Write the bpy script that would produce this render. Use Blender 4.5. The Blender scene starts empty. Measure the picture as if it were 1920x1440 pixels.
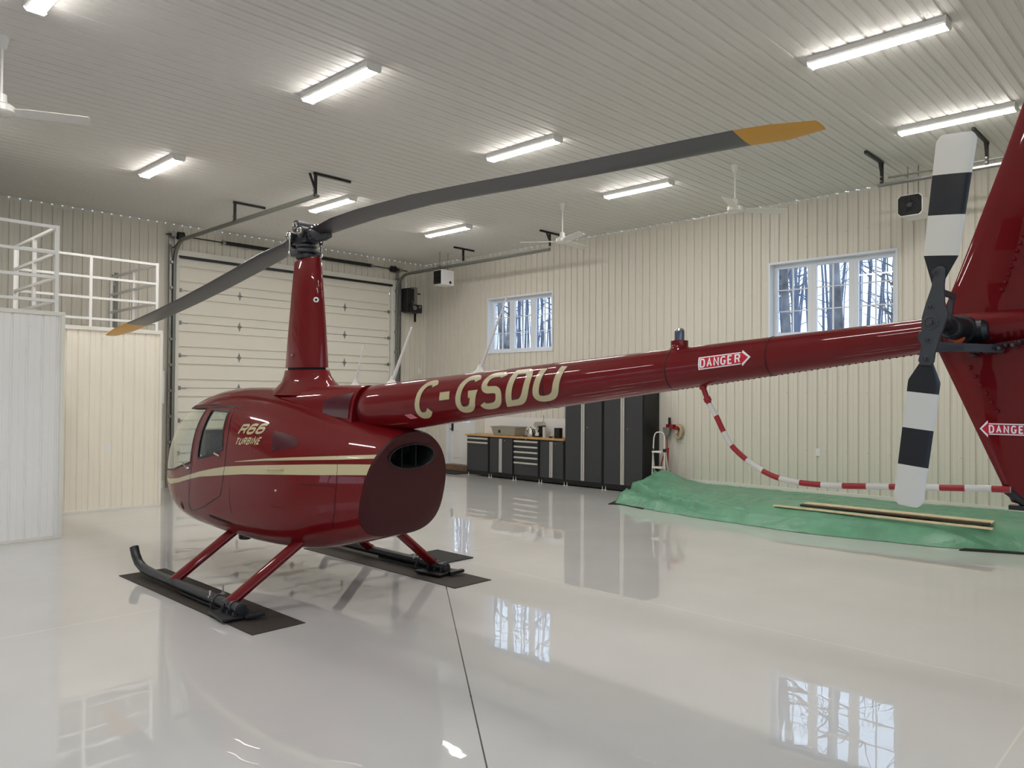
import bpy, bmesh, math, random
from mathutils import Vector, Matrix, noise
random.seed(7)
SC = bpy.context.scene
COL = SC.collection
# ------------------------------------------------------------------ camera, world, exposure
cam_d = bpy.data.cameras.new('camera'); cam = bpy.data.objects.new('camera', cam_d); COL.objects.link(cam)
cam_d.sensor_fit = 'HORIZONTAL'; cam_d.sensor_width = 36.0
cam_d.lens = 1442.0 / 1920.0 * 36.0
cam_d.clip_start = 0.05; cam_d.clip_end = 400
CR = Vector((0.6909039, -0.72291318, 0.0069528))
CD = Vector((0.01680247, 0.0064423, -0.99983807))
CF = Vector((0.72275133, 0.69090885, 0.01659774))
cam.matrix_world = Matrix(((CR.x, -CD.x, -CF.x, 0), (CR.y, -CD.y, -CF.y, 0), (CR.z, -CD.z, -CF.z, 1.8), (0, 0, 0, 1)))
SC.camera = cam
SC.view_settings.view_transform = 'Standard'; SC.view_settings.look = 'None'
SC.view_settings.exposure = 0.12; SC.view_settings.gamma = 1.0; SC.view_settings.use_curve_mapping = False
SC.cycles.caustics_reflective = False; SC.cycles.caustics_refractive = False
SC.cycles.max_bounces = 10; SC.cycles.diffuse_bounces = 5; SC.cycles.glossy_bounces = 5
SC.cycles.transparent_max_bounces = 16; SC.cycles.transmission_bounces = 6
SC.cycles.sample_clamp_indirect = 6.0; SC.cycles.adaptive_threshold = 0.015
W = bpy.data.worlds.new('overcast sky'); SC.world = W; W.use_nodes = True
_nt = W.node_tree; _bg = _nt.nodes['Background']
_tc = _nt.nodes.new('ShaderNodeTexCoord'); _sx = _nt.nodes.new('ShaderNodeSeparateXYZ'); _cr = _nt.nodes.new('ShaderNodeValToRGB')
_nt.links.new(_tc.outputs['Generated'], _sx.inputs[0]); _nt.links.new(_sx.outputs['Z'], _cr.inputs[0])
_cr.color_ramp.elements[0].position = 0.0; _cr.color_ramp.elements[0].color = (0.66, 0.81, 1.0, 1)
_cr.color_ramp.elements[1].position = 0.6; _cr.color_ramp.elements[1].color = (0.54, 0.74, 1.0, 1)
_nt.links.new(_cr.outputs['Color'], _bg.inputs['Color']); _bg.inputs['Strength'].default_value = 2.0
LAMP_STRENGTH = 68.0

# ------------------------------------------------------------------ helpers
def lin(c):
    return tuple(((v / 255.0) / 12.92 if v / 255.0 <= 0.04045 else ((v / 255.0 + 0.055) / 1.055) ** 2.4) for v in c)
def mat(name, rgb, rough=0.5, metal=0.0, coat=0.0, spec=0.5, bump=None, noise_mix=None, emit=None, two=None):
    m = bpy.data.materials.new(name); m.use_nodes = True
    nt = m.node_tree; b = nt.nodes['Principled BSDF']
    c = lin(rgb); b.inputs['Base Color'].default_value = (*c, 1)
    b.inputs['Roughness'].default_value = rough; b.inputs['Metallic'].default_value = metal
    b.inputs['Coat Weight'].default_value = coat; b.inputs['Coat Roughness'].default_value = 0.03
    b.inputs['Specular IOR Level'].default_value = spec
    tc = None
    if noise_mix:
        sc, amt = noise_mix
        tc = nt.nodes.new('ShaderNodeTexCoord'); nz = nt.nodes.new('ShaderNodeTexNoise'); nz.inputs['Scale'].default_value = sc
        nz.inputs['Detail'].default_value = 5
        rp = nt.nodes.new('ShaderNodeValToRGB')
        rp.color_ramp.elements[0].position = 0.3; rp.color_ramp.elements[1].position = 0.7
        rp.color_ramp.elements[0].color = (*[v * (1 - amt) for v in c], 1); rp.color_ramp.elements[1].color = (*[min(1, v * (1 + amt)) for v in c], 1)
        if two: rp.color_ramp.elements[1].color = (*lin(two), 1)
        nt.links.new(tc.outputs['Object'], nz.inputs['Vector']); nt.links.new(nz.outputs['Fac'], rp.inputs[0]); nt.links.new(rp.outputs[0], b.inputs['Base Color'])
    if bump:
        sc, st = bump
        tc = tc or nt.nodes.new('ShaderNodeTexCoord'); nz = nt.nodes.new('ShaderNodeTexNoise'); nz.inputs['Scale'].default_value = sc; nz.inputs['Detail'].default_value = 4
        bp = nt.nodes.new('ShaderNodeBump'); bp.inputs['Strength'].default_value = st; bp.inputs['Distance'].default_value = 0.02
        nt.links.new(tc.outputs['Object'], nz.inputs['Vector']); nt.links.new(nz.outputs['Fac'], bp.inputs['Height']); nt.links.new(bp.outputs[0], b.inputs['Normal'])
    if emit:
        b.inputs['Emission Color'].default_value = (*emit[0], 1); b.inputs['Emission Strength'].default_value = emit[1]
    return m
def glass_mat(name, tint=(1, 1, 1), refl=0.06):
    m = bpy.data.materials.new(name); m.use_nodes = True; nt = m.node_tree; nt.nodes.clear()
    out = nt.nodes.new('ShaderNodeOutputMaterial'); mx = nt.nodes.new('ShaderNodeMixShader'); tr = nt.nodes.new('ShaderNodeBsdfTransparent')
    gl = nt.nodes.new('ShaderNodeBsdfGlossy'); gl.inputs['Roughness'].default_value = 0.02; gl.inputs['Color'].default_value = (1, 1, 1, 1)
    fr = nt.nodes.new('ShaderNodeFresnel'); fr.inputs['IOR'].default_value = 1.45
    geo = nt.nodes.new('ShaderNodeNewGeometry'); mm = nt.nodes.new('ShaderNodeMath'); mm.operation = 'MULTIPLY'; sb = nt.nodes.new('ShaderNodeMath'); sb.operation = 'SUBTRACT'
    sb.inputs[0].default_value = 1.0; nt.links.new(geo.outputs['Backfacing'], sb.inputs[1])
    nt.links.new(fr.outputs[0], mm.inputs[0]); nt.links.new(sb.outputs[0], mm.inputs[1])
    tr.inputs['Color'].default_value = (*tint, 1)
    nt.links.new(mm.outputs[0], mx.inputs[0]); nt.links.new(tr.outputs[0], mx.inputs[1]); nt.links.new(gl.outputs[0], mx.inputs[2]); nt.links.new(mx.outputs[0], out.inputs[0])
    return m

class MB:
    def __init__(s): s.v = []; s.f = []; s.m = []; s.cur = 0
    def add(s, vs, fs):
        o = len(s.v); s.v += [tuple(p) for p in vs]
        for f in fs: s.f.append(tuple(i + o for i in f)); s.m.append(s.cur)
        return s
    def box(s, x0, x1, y0, y1, z0, z1):
        if x0 > x1: x0, x1 = x1, x0
        if y0 > y1: y0, y1 = y1, y0
        if z0 > z1: z0, z1 = z1, z0
        return s.add([(x0, y0, z0), (x1, y0, z0), (x1, y1, z0), (x0, y1, z0), (x0, y0, z1), (x1, y0, z1), (x1, y1, z1), (x0, y1, z1)],
                     [(0, 3, 2, 1), (4, 5, 6, 7), (0, 1, 5, 4), (1, 2, 6, 5), (2, 3, 7, 6), (3, 0, 4, 7)])
    def obox(s, c, sx, sy, sz, rot=None):
        vs = []
        for p in [(-1, -1, -1), (1, -1, -1), (1, 1, -1), (-1, 1, -1), (-1, -1, 1), (1, -1, 1), (1, 1, 1), (-1, 1, 1)]:
            q = Vector((p[0] * sx / 2, p[1] * sy / 2, p[2] * sz / 2))
            if rot: q = rot @ q
            vs.append(Vector(c) + q)
        return s.add(vs, [(0, 3, 2, 1), (4, 5, 6, 7), (0, 1, 5, 4), (1, 2, 6, 5), (2, 3, 7, 6), (3, 0, 4, 7)])
    def bar(s, a, b, w, h, up=(0, 0, 1)):
        a = Vector(a); b = Vector(b); d = (b - a); L = d.length; d.normalize()
        u = Vector(up)
        if abs(d.dot(u)) > .98: u = Vector((1, 0, 0))
        r = d.cross(u).normalized(); u = r.cross(d).normalized()
        vs = []
        for e in (a, b):
            for p in ((-1, -1), (1, -1), (1, 1), (-1, 1)): vs.append(e + r * (p[0] * w / 2) + u * (p[1] * h / 2))
        return s.add(vs, [(0, 1, 2, 3), (7, 6, 5, 4), (0, 4, 5, 1), (1, 5, 6, 2), (2, 6, 7, 3), (3, 7, 4, 0)])
    def tube(s, pts, r, n=10, caps=True, segmat=None):
        P = [Vector(p) for p in pts]; R = r if isinstance(r, (list, tuple)) else [r] * len(P)
        rings = []; ref = None; o = len(s.v)
        for i, p in enumerate(P):
            t = (P[min(i + 1, len(P) - 1)] - P[max(i - 1, 0)]).normalized()
            if ref is None: ref = Vector((0, 0, 1)) if abs(t.z) < .9 else Vector((1, 0, 0))
            a = (ref - t * ref.dot(t)).normalized(); ref = a; b = t.cross(a)
            for k in range(n):
                an = 2 * math.pi * k / n; s.v.append(tuple(p + (a * math.cos(an) + b * math.sin(an)) * R[i]))
        for i in range(len(P) - 1):
            for k in range(n):
                s.f.append((o + i * n + k, o + i * n + (k + 1) % n, o + (i + 1) * n + (k + 1) % n, o + (i + 1) * n + k))
                s.m.append(segmat(i) if segmat else s.cur)
        if caps:
            s.f.append(tuple(o + k for k in reversed(range(n)))); s.m.append(s.cur)
            s.f.append(tuple(o + (len(P) - 1) * n + k for k in range(n))); s.m.append(s.cur)
        return s
    def cyl(s, a, b, r0, r1=None, n=16): return s.tube([a, b], [r0, r0 if r1 is None else r1], n)
    def lathe(s, c, prof, n=24, ax=(0, 0, 1)):
        c = Vector(c); z = Vector(ax).normalized(); x = Vector((1, 0, 0)) if abs(z.x) < .9 else Vector((0, 1, 0))
        x = (x - z * x.dot(z)).normalized(); y = z.cross(x); o = len(s.v)
        for (r, h) in prof:
            for k in range(n):
                a = 2 * math.pi * k / n; s.v.append(tuple(c + z * h + (x * math.cos(a) + y * math.sin(a)) * max(r, 1e-4)))
        for i in range(len(prof) - 1):
            for k in range(n): s.f.append((o + i * n + k, o + i * n + (k + 1) % n, o + (i + 1) * n + (k + 1) % n, o + (i + 1) * n + k)); s.m.append(s.cur)
        s.f.append(tuple(o + k for k in reversed(range(n)))); s.m.append(s.cur)
        s.f.append(tuple(o + (len(prof) - 1) * n + k for k in range(n))); s.m.append(s.cur)
        return s
    def loft(s, rings, cap0=True, cap1=True):
        o = len(s.v); n = len(rings[0])
        for r in rings: s.v += [tuple(p) for p in r]
        for i in range(len(rings) - 1):
            for k in range(n): s.f.append((o + i * n + k, o + i * n + (k + 1) % n, o + (i + 1) * n + (k + 1) % n, o + (i + 1) * n + k)); s.m.append(s.cur)
        if cap0: s.f.append(tuple(o + k for k in reversed(range(n)))); s.m.append(s.cur)
        if cap1: s.f.append(tuple(o + (len(rings) - 1) * n + k for k in range(n))); s.m.append(s.cur)
        return s
    def prism(s, poly, fn, a, b):
        n = len(poly); vs = [fn(p[0], p[1], a) for p in poly] + [fn(p[0], p[1], b) for p in poly]
        fs = [tuple(reversed(range(n))), tuple(range(n, 2 * n))] + [(i, (i + 1) % n, n + (i + 1) % n, n + i) for i in range(n)]
        return s.add(vs, fs)
    def grid(s, rows):
        o = len(s.v); n = len(rows[0])
        for r in rows: s.v += [tuple(p) for p in r]
        for i in range(len(rows) - 1):
            for k in range(n - 1): s.f.append((o + i * n + k, o + i * n + k + 1, o + (i + 1) * n + k + 1, o + (i + 1) * n + k)); s.m.append(s.cur)
        return s

ORG = {}
def make(name, mb, mats, parent=None, org=None, smooth=None, bevel=0, recalc=True, normals=None):
    """one mesh object; org = world position of its origin (inherited from parent)"""
    if parent is not None: org = ORG[parent.name]
    org = Vector(org or (0, 0, 0))
    me = bpy.data.meshes.new(name)
    me.from_pydata([(p[0] - org.x, p[1] - org.y, p[2] - org.z) for p in mb.v], [], mb.f)
    if not isinstance(mats, (list, tuple)): mats = [mats]
    for m in mats: me.materials.append(m)
    if len(mats) > 1: me.polygons.foreach_set('material_index', mb.m)
    if recalc:
        bm = bmesh.new(); bm.from_mesh(me); bmesh.ops.recalc_face_normals(bm, faces=bm.faces); bm.to_mesh(me); bm.free()
    if smooth is not None:
        me.shade_smooth(); me.set_sharp_from_angle(angle=math.radians(smooth))
    if normals is not None:
        me.shade_smooth(); me.normals_split_custom_set_from_vertices(normals)
    me.update()
    o = bpy.data.objects.new(name, me); COL.objects.link(o); ORG[o.name] = org
    if parent is not None: o.parent = parent
    else: o.location = org
    if bevel:
        b = o.modifiers.new('edge', 'BEVEL'); b.width = bevel; b.segments = 2; b.limit_method = 'ANGLE'; b.angle_limit = math.radians(40)
    return o
def tag(o, label, cat, group=None):
    o['label'] = label; o['category'] = cat
    if group: o['group'] = group
    return o
def thing(name, label, cat, loc, group=None):
    o = bpy.data.objects.new(name, None); COL.objects.link(o); o.location = loc; o.empty_display_size = .1; ORG[o.name] = Vector(loc)
    return tag(o, label, cat, group)
def struct(name, mb, mats, **k):
    o = make(name, mb, mats, **k)
    o['kind'] = 'structure'; return o
def copy_thing(src, loc, label, group=None):
    c = src.copy(); COL.objects.link(c); c.location = loc; c['label'] = label; ORG[c.name] = Vector(loc)
    if group: c['group'] = group
    for ch in src.children:
        d = ch.copy(); COL.objects.link(d); d.parent = c
        for g in ch.children:
            e = g.copy(); COL.objects.link(e); e.parent = d
    return c

# ------------------------------------------------------------------ materials
M = {}
M['wall'] = mat('cream ribbed steel', (219, 214, 202), .42, spec=.4)
M['ceil'] = mat('white ribbed ceiling steel', (222, 220, 215), .66, spec=.25)
M['wall_grey'] = mat('white ribbed partition steel', (234, 233, 230), .42, spec=.4)
M['wall_b'] = mat('warm white ribbed steel', (236, 229, 214), .42, spec=.4)
M['trim'] = mat('white steel trim', (226, 223, 214), .4)
M['white'] = mat('white paint', (232, 231, 228), .35)
M['white_gloss'] = mat('white gloss enamel', (226, 224, 218), .25)
M['vinyl'] = mat('white vinyl', (226, 230, 236), .4)
M['door'] = mat('cream door steel', (236, 231, 219), .42)
M['galv'] = mat('galvanised steel', (150, 150, 148), .38, metal=.8, noise_mix=(30, .15))
M['galv_d'] = mat('dull galvanised track', (128, 130, 124), .5, metal=.5)
M['black'] = mat('black metal', (18, 18, 20), .45)
M['black_m'] = mat('matte black', (10, 10, 11), .7)
M['dark'] = mat('dark grey blade paint', (66, 66, 70), .33)
M['hub'] = mat('dark hub metal', (74, 74, 78), .4, metal=.6)
M['hubdark'] = mat('dark grey rotor paint', (52, 55, 58), .45)
M['chrome'] = mat('bright steel', (200, 198, 194), .2, metal=1.0)
M['alu'] = mat('brushed aluminium', (214, 212, 205), .35, metal=.4)
M['cab'] = mat('charcoal powder coat', (54, 55, 59), .5)
M['cabframe'] = mat('black powder coat', (16, 17, 19), .45)
M['bamboo'] = mat('bamboo top', (190, 150, 96), .4, noise_mix=(14, .16))
M['red'] = mat('deep red metallic paint', (104, 3, 11), .5, metal=.0, coat=.6, spec=.1)
M['redflat'] = mat('red plastic', (150, 28, 32), .4)
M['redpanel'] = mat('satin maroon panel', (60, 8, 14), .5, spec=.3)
M['gold'] = mat('gold vinyl', (188, 176, 138), .35, coat=.4)
M['dkgold'] = mat('dark letter outline', (60, 18, 16), .35, coat=.4)
M['yellow'] = mat('yellow blade tip', (206, 150, 22), .4)
M['blwhite'] = mat('off white blade paint', (206, 202, 192), .35)
M['blblack'] = mat('blue black blade paint', (14, 18, 26), .35)
M['deck_w'] = mat('white decal', (240, 238, 236), .4)
M['deck_r'] = mat('bright red decal', (196, 22, 48), .35)
M['mat'] = mat('dark brown rubber mat', (52, 44, 38), .75, bump=(90, .3))
M['mat_b'] = mat('black rubber grate', (34, 34, 34), .7, bump=(140, .6))
M['tarp'] = mat('green tarpaulin', (98, 152, 122), .32, noise_mix=(3.5, .15), bump=(22, .3))
M['wood'] = mat('pale pine', (222, 204, 166), .55, noise_mix=(9, .12))
M['wood_d'] = mat('dark stained board', (70, 46, 34), .6)
M['snow'] = mat('snow and leaf litter', (112, 92, 82), .9, noise_mix=(.9, .3), two=(196, 198, 204))
M['bark'] = mat('grey brown bark with snow', (92, 86, 86), .9, noise_mix=(2.0, .3), two=(150, 148, 150))
M['bark2'] = mat('distant bark with frost and haze', (116, 120, 136), .9, noise_mix=(.6, .2))  # frosted bark, its colour also paled and blued for distance haze
M['blue'] = mat('dark blue seat fabric', (30, 42, 66), .8)
M['lining'] = mat('dark cabin lining', (36, 34, 36), .8)
M['grey'] = mat('mid grey plastic', (128, 126, 120), .5)
M['bin'] = mat('grey translucent bin', (150, 146, 134), .4)
M['skid'] = mat('black skid paint', (34, 36, 40), .35)
M['rope'] = mat('woven beige rope', (200, 180, 150), .8, bump=(120, .8))
M['lens'] = mat('lit lamp lens', (255, 250, 240), .4, emit=((1.0, .965, .92), LAMP_STRENGTH))
M['purple'] = mat('panel tint and purple reflection', (72, 10, 30), .2, coat=1.0)  # own tint of the side panel; on the intake a painted-in reflection
M['orange'] = mat('orange telatemp strip', (200, 84, 40), .5)
M['glass'] = glass_mat('window glass')
M['canopy'] = glass_mat('cabin glazing', (.80, .85, .82))

def floor_mat():
    m = bpy.data.materials.new('glossy epoxy floor'); m.use_nodes = True; nt = m.node_tree; b = nt.nodes['Principled BSDF']
    N = nt.nodes.new; L = nt.links.new
    geo = N('ShaderNodeNewGeometry'); sp = N('ShaderNodeSeparateXYZ'); L(geo.outputs['Position'], sp.inputs[0])
    def line(a, bb, c, w):   # |a x + b y - c| < w
        x = N('ShaderNodeMath'); x.operation = 'MULTIPLY'; L(sp.outputs['X'], x.inputs[0]); x.inputs[1].default_value = a
        y = N('ShaderNodeMath'); y.operation = 'MULTIPLY_ADD'; L(sp.outputs['Y'], y.inputs[0]); y.inputs[1].default_value = bb; L(x.outputs[0], y.inputs[2])
        z = N('ShaderNodeMath'); z.operation = 'SUBTRACT'; L(y.outputs[0], z.inputs[0]); z.inputs[1].default_value = c
        q = N('ShaderNodeMath'); q.operation = 'ABSOLUTE'; L(z.outputs[0], q.inputs[0])
        t = N('ShaderNodeMath'); t.operation = 'LESS_THAN'; L(q.outputs[0], t.inputs[0]); t.inputs[1].default_value = w
        return t
    ls = [line(1, 0, 5.76, .006), line(0, 1, 6.62, .006), line(0, 1, .9, .006), line(1, 0, 10.9, .006), line(0, 1, 12.4, .006), line(1, 0, .6, .006)]
    acc = ls[0]
    for t in ls[1:]:
        mx = N('ShaderNodeMath'); mx.operation = 'MAXIMUM'; L(acc.outputs[0], mx.inputs[0]); L(t.outputs[0], mx.inputs[1]); acc = mx
    # diagonal hairline crack, from under the far mat towards the camera
    d = line(.785, -.619, .418, .0045)
    lim = N('ShaderNodeMath'); lim.operation = 'LESS_THAN'; L(sp.outputs['X'], lim.inputs[0]); lim.inputs[1].default_value = 4.9
    dm = N('ShaderNodeMath'); dm.operation = 'MULTIPLY'; L(d.outputs[0], dm.inputs[0]); L(lim.outputs[0], dm.inputs[1])
    nz = N('ShaderNodeTexNoise'); nz.inputs['Scale'].default_value = .9; nz.inputs['Detail'].default_value = 4; L(geo.outputs['Position'], nz.inputs['Vector'])
    rp = N('ShaderNodeValToRGB'); rp.color_ramp.elements[0].position = .3; rp.color_ramp.elements[1].position = .7
    rp.color_ramp.elements[0].color = (*lin((195, 194, 192)), 1); rp.color_ramp.elements[1].color = (*lin((202, 201, 199)), 1); L(nz.outputs['Fac'], rp.inputs[0])
    m1 = N('ShaderNodeMixRGB'); m1.inputs[2].default_value = (*lin((214, 210, 202)), 1); L(acc.outputs[0], m1.inputs[0]); L(rp.outputs[0], m1.inputs[1])
    m2 = N('ShaderNodeMixRGB'); m2.inputs[2].default_value = (*lin((80, 78, 76)), 1); L(dm.outputs[0], m2.inputs[0]); L(m1.outputs[0], m2.inputs[1])
    L(m2.outputs[0], b.inputs['Base Color'])
    b.inputs['Roughness'].default_value = .01; b.inputs['IOR'].default_value = 1.85
    nb = N('ShaderNodeTexNoise'); nb.inputs['Scale'].default_value = 4.2; nb.inputs['Detail'].default_value = 1.0; L(geo.outputs['Position'], nb.inputs['Vector'])
    bp = N('ShaderNodeBump'); bp.inputs['Strength'].default_value = 1.0; bp.inputs['Distance'].default_value = .0006; L(nb.outputs['Fac'], bp.inputs['Height']); L(bp.outputs[0], b.inputs['Normal'])
    return m
M['floor'] = floor_mat()

# ------------------------------------------------------------------ room shell
XW, YF, ZC, XL, YB = 12.612, 15.164, 5.136, -4.0, -1.45
P_RIB = .1635
def ribs(mb, u0, u1, v0, v1, fn, ph=0.0, depth=.021):
    """steel liner sheet: flat pans with recessed grooves every P_RIB along u; fn(u, v, d) maps to world, d = depth away from the room"""
    prof = [(0, 0), (.010, depth), (.024, depth), (.034, 0), (.096, 0), (.099, .003), (.103, 0)]
    us = []
    k = math.floor((u0 - ph) / P_RIB) - 1
    while True:
        b = ph + k * P_RIB
        if b > u1: break
        us += [(b + a, d) for a, d in prof]; k += 1
    out = []
    def interp(u):
        for i in range(len(us) - 1):
            if us[i][0] <= u <= us[i + 1][0]:
                t = (u - us[i][0]) / max(1e-9, us[i + 1][0] - us[i][0]); return us[i][1] * (1 - t) + us[i + 1][1] * t
        return 0
    out = [(u0, interp(u0))] + [p for p in us if u0 + 1e-4 < p[0] < u1 - 1e-4] + [(u1, interp(u1))]
    mb.grid([[fn(u, v0, d) for u, d in out], [fn(u, v1, d) for u, d in out]])
mb = MB(); mb.box(XL, XW, YB, YF, -.15, 0); struct('floor', mb, M['floor'])
mb = MB(); ribs(mb, YB, YF, XL, XW, lambda u, v, d: (v, u, ZC + d), .05, .014); struct('ceiling', mb, M['ceil'], recalc=False)
# window wall (towards the trees)
W1 = (10.87, 12.83, 2.836, 4.063); W2 = (3.90, 5.915, 2.857, 4.096); D2 = (13.33, 14.20, 0.0, 2.16)
fr = lambda u, v, d: (XW + d, u, v)
mb = MB()
for a, b, z0, z1 in ((YB, W2[0], 0, ZC), (W2[0], W2[1], 0, W2[2]), (W2[0], W2[1], W2[3], ZC), (W2[1], W1[0], 0, ZC), (W1[0], W1[1], 0, W1[2]), (W1[0], W1[1], W1[3], ZC),
                     (W1[1], D2[0], 0, ZC), (D2[0], D2[1], D2[3], ZC), (D2[1], YF, 0, ZC)): ribs(mb, a, b, z0, z1, fr, .02)
hole = lambda y, z: any(q[0] - .05 < y < q[1] + .05 and q[2] - .05 < z < q[3] + .05 for q in (W1, W2, D2))
def screws(mb, u0, u1, zs, fn, ph, step=2):
    k = math.ceil((u0 - ph) / P_RIB)
    while ph + k * P_RIB < u1:
        u = ph + k * P_RIB + .05
        for z in zs:
            c = [fn(u + .011 * math.cos(a * math.pi / 3), z + .011 * math.sin(a * math.pi / 3), 0) for a in range(6)]; t = [fn(u + .007 * math.cos(a * math.pi / 3), z + .007 * math.sin(a * math.pi / 3), -.007) for a in range(6)]
            if not (fn is fr and hole(u, z)): mb.loft([c, t], False, True)
        k += step
screws(mb, 0.0, YF, (.95, 1.9, 2.75, 3.6, 4.5), fr, .02)
struct('wall_right', mb, M['wall'], recalc=False)
# wall with the overhead door
GD = (6.37, 11.55, 0.0, 4.52)
ff = lambda u, v, d: (u, YF + d, v)
mb = MB()
for a, b, z0, z1 in ((XL, GD[0] - .02, 0, ZC), (GD[0] - .02, GD[1] + .02, GD[3] + .12, ZC), (GD[1] + .02, XW, 0, ZC)): ribs(mb, a, b, z0, z1, ff, .03)
struct('wall_far', mb, M['wall'], recalc=False)
# wall behind the camera and the wall on the left, with a tall glazed opening
fb = lambda u, v, d: (u, YB - d, v)
W4 = (-3.8, 3.4, .12, 4.4)
mb = MB()
for a, b, z0, z1 in ((XL, W4[0], 0, ZC), (W4[0], W4[1], 0, W4[2]), (W4[0], W4[1], W4[3], ZC), (W4[1], XW, 0, ZC)): ribs(mb, a, b, z0, z1, fb, .01)
struct('wall_back', mb, M['wall'], recalc=False)
W3 = (6.0, 9.2, 1.0, 2.6)
fl = lambda u, v, d: (XL - d, u, v)
mb = MB()
for a, b, z0, z1 in ((YB, W3[0], 0, ZC), (W3[0], W3[1], 0, W3[2]), (W3[0], W3[1], W3[3], ZC), (W3[1], YF, 0, ZC)): ribs(mb, a, b, z0, z1, fl, .0)
struct('wall_left', mb, M['wall'], recalc=False)
# base trims
mb = MB(); mb.box(XW - .014, XW + .005, YB, 7.6, .0, .30); mb.box(XW - .014, XW + .005, D2[1] + .1, YF, 0, .16); struct('baseboard_right', mb, M['trim'], bevel=.003)
mb = MB(); mb.box(5.12, GD[0] - .12, YF - .014, YF + .005, 0, .14); mb.box(GD[1] + .12, XW, YF - .014, YF + .005, 0, .14); struct('baseboard_far', mb, M['trim'], bevel=.003)
# corner and header trims
mb = MB(); mb.box(GD[0] - .10, GD[1] + .10, YF - .03, YF + .02, GD[3], GD[3] + .125); struct('trim_1', mb, M['trim'], bevel=.004)
mb = MB(); mb.box(GD[0] - .12, GD[0] - .0, YF - .03, YF + .06, 0, GD[3]); mb.box(GD[1], GD[1] + .12, YF - .03, YF + .06, 0, GD[3]); struct('trim_2', mb, M['trim'], bevel=.004)
mb = MB(); mb.box(XW - .05, XW, YF - .05, YF, 0, ZC); struct('trim_3', mb, M['trim'], bevel=.004)

def window(name, axis_y, zz, ax, ncol, hx=XW, sgn=1, cols=2, rows=3):
    """triple sash window in a wall at x = hx; outside is +x when sgn = 1"""
    y0, y1 = axis_y; z0, z1 = zz
    X = lambda d: hx + sgn * d
    def BX(m, d0, d1, a0, a1, b0, b1):
        if ax == 'x': m.box(d0, d1, a0, a1, b0, b1)
        else: m.box(a0, a1, d0, d1, b0, b1)
    mb = MB(); t = .035
    for a, b, c, d in ((y0 - t, y1 + t, z1, z1 + t), (y0 - t, y1 + t, z0 - t, z0), (y0 - t, y0, z0, z1), (y1, y1 + t, z0, z1)): BX(mb, X(-.018), X(.02), a, b, c, d)
    # deep jamb linings
    for a, b, c, d in ((y0 - .012, y1 + .012, z1 - .004, z1 + .012), (y0 - .012, y1 + .012, z0 - .012, z0 + .004), (y0 - .012, y0 + .004, z0, z1), (y1 - .004, y1 + .012, z0, z1)): BX(mb, X(0.0), X(.20), a, b, c, d)
    root = struct(name, mb, M['vinyl'], org=(hx, (y0 + y1) / 2, z0) if ax == 'x' else ((y0 + y1) / 2, hx, z0))
    w = (y1 - y0) / ncol
    for i in range(ncol):
        a, b = y0 + i * w, y0 + (i + 1) * w
        m_ = .075
        ya, yb, za, zb = a + m_, b - m_, z0 + .07, z1 - .07
        mb = MB()
        for q in ((a, b, zb, z1), (a, b, z0, za), (a, ya, za, zb), (yb, b, za, zb)): BX(mb, X(.11), X(.17), *q)
        s = make('sash', mb, M['vinyl'], root, bevel=.004)
        mb = MB(); BX(mb, X(.138), X(.146), ya - .01, yb + .01, za - .01, zb + .01); make('pane', mb, M['glass'], s)
        mb = MB()
        for c in range(1, cols): yy = ya + (yb - ya) * c / cols; BX(mb, X(.13), X(.154), yy - .011, yy + .011, za, zb)
        for r in range(1, rows): zz_ = za + (zb - za) * r / rows; BX(mb, X(.131), X(.153), ya, yb, zz_ - .009, zz_ + .009)
        make('muntin', mb, M['vinyl'], s)
    return root
window('window_1', W1[:2], W1[2:], 'x', 3)
window('window_2', W2[:2], W2[2:], 'x', 3)
window('window_3', W3[:2], W3[2:], 'x', 3, hx=XL, sgn=-1, cols=2, rows=2)
window('window_4', W4[:2], W4[2:], 'y', 6, hx=YB, sgn=-1, cols=1, rows=3)

# overhead garage door
mb = MB(); mb.box(GD[0], GD[1], YF + .085, YF + .09, 0, GD[3]); gd = struct('door_1', mb, M['door'], org=(8.96, YF + .04, 0))
SEC = .643
for k in range(7):
    z0, z1 = k * SEC + .004, min((k + 1) * SEC - .004, GD[3] - .004)
    prof = [(z0, .010), (z0 + .006, 0)]
    for g in ((.17, SEC - .17) if k < 6 else (.17, .46)):
        c = k * SEC + g
        prof += [(c - .026, 0), (c - .018, .030), (c + .004, .030), (c + .012, -.008), (c + .024, 0)]
    prof += [(z1 - .006, 0), (z1, .010)]
    mb = MB(); ye = YF + .04
    mb.grid([[(GD[0] + .01, ye + d, z) for z, d in prof], [(GD[1] - .01, ye + d, z) for z, d in prof]])
    mb.grid([[(GD[0] + .01, ye + .045, z) for z, d in prof], [(GD[1] - .01, ye + .045, z) for z, d in prof]])
    mb.box(GD[0] + .01, GD[1] - .01, ye + .004, ye + .045, z1 - .002, z1); mb.box(GD[0] + .01, GD[1] - .01, ye + .004, ye + .045, z0, z0 + .002)
    make('door_section', mb, M['door'], gd, recalc=False)
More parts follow.
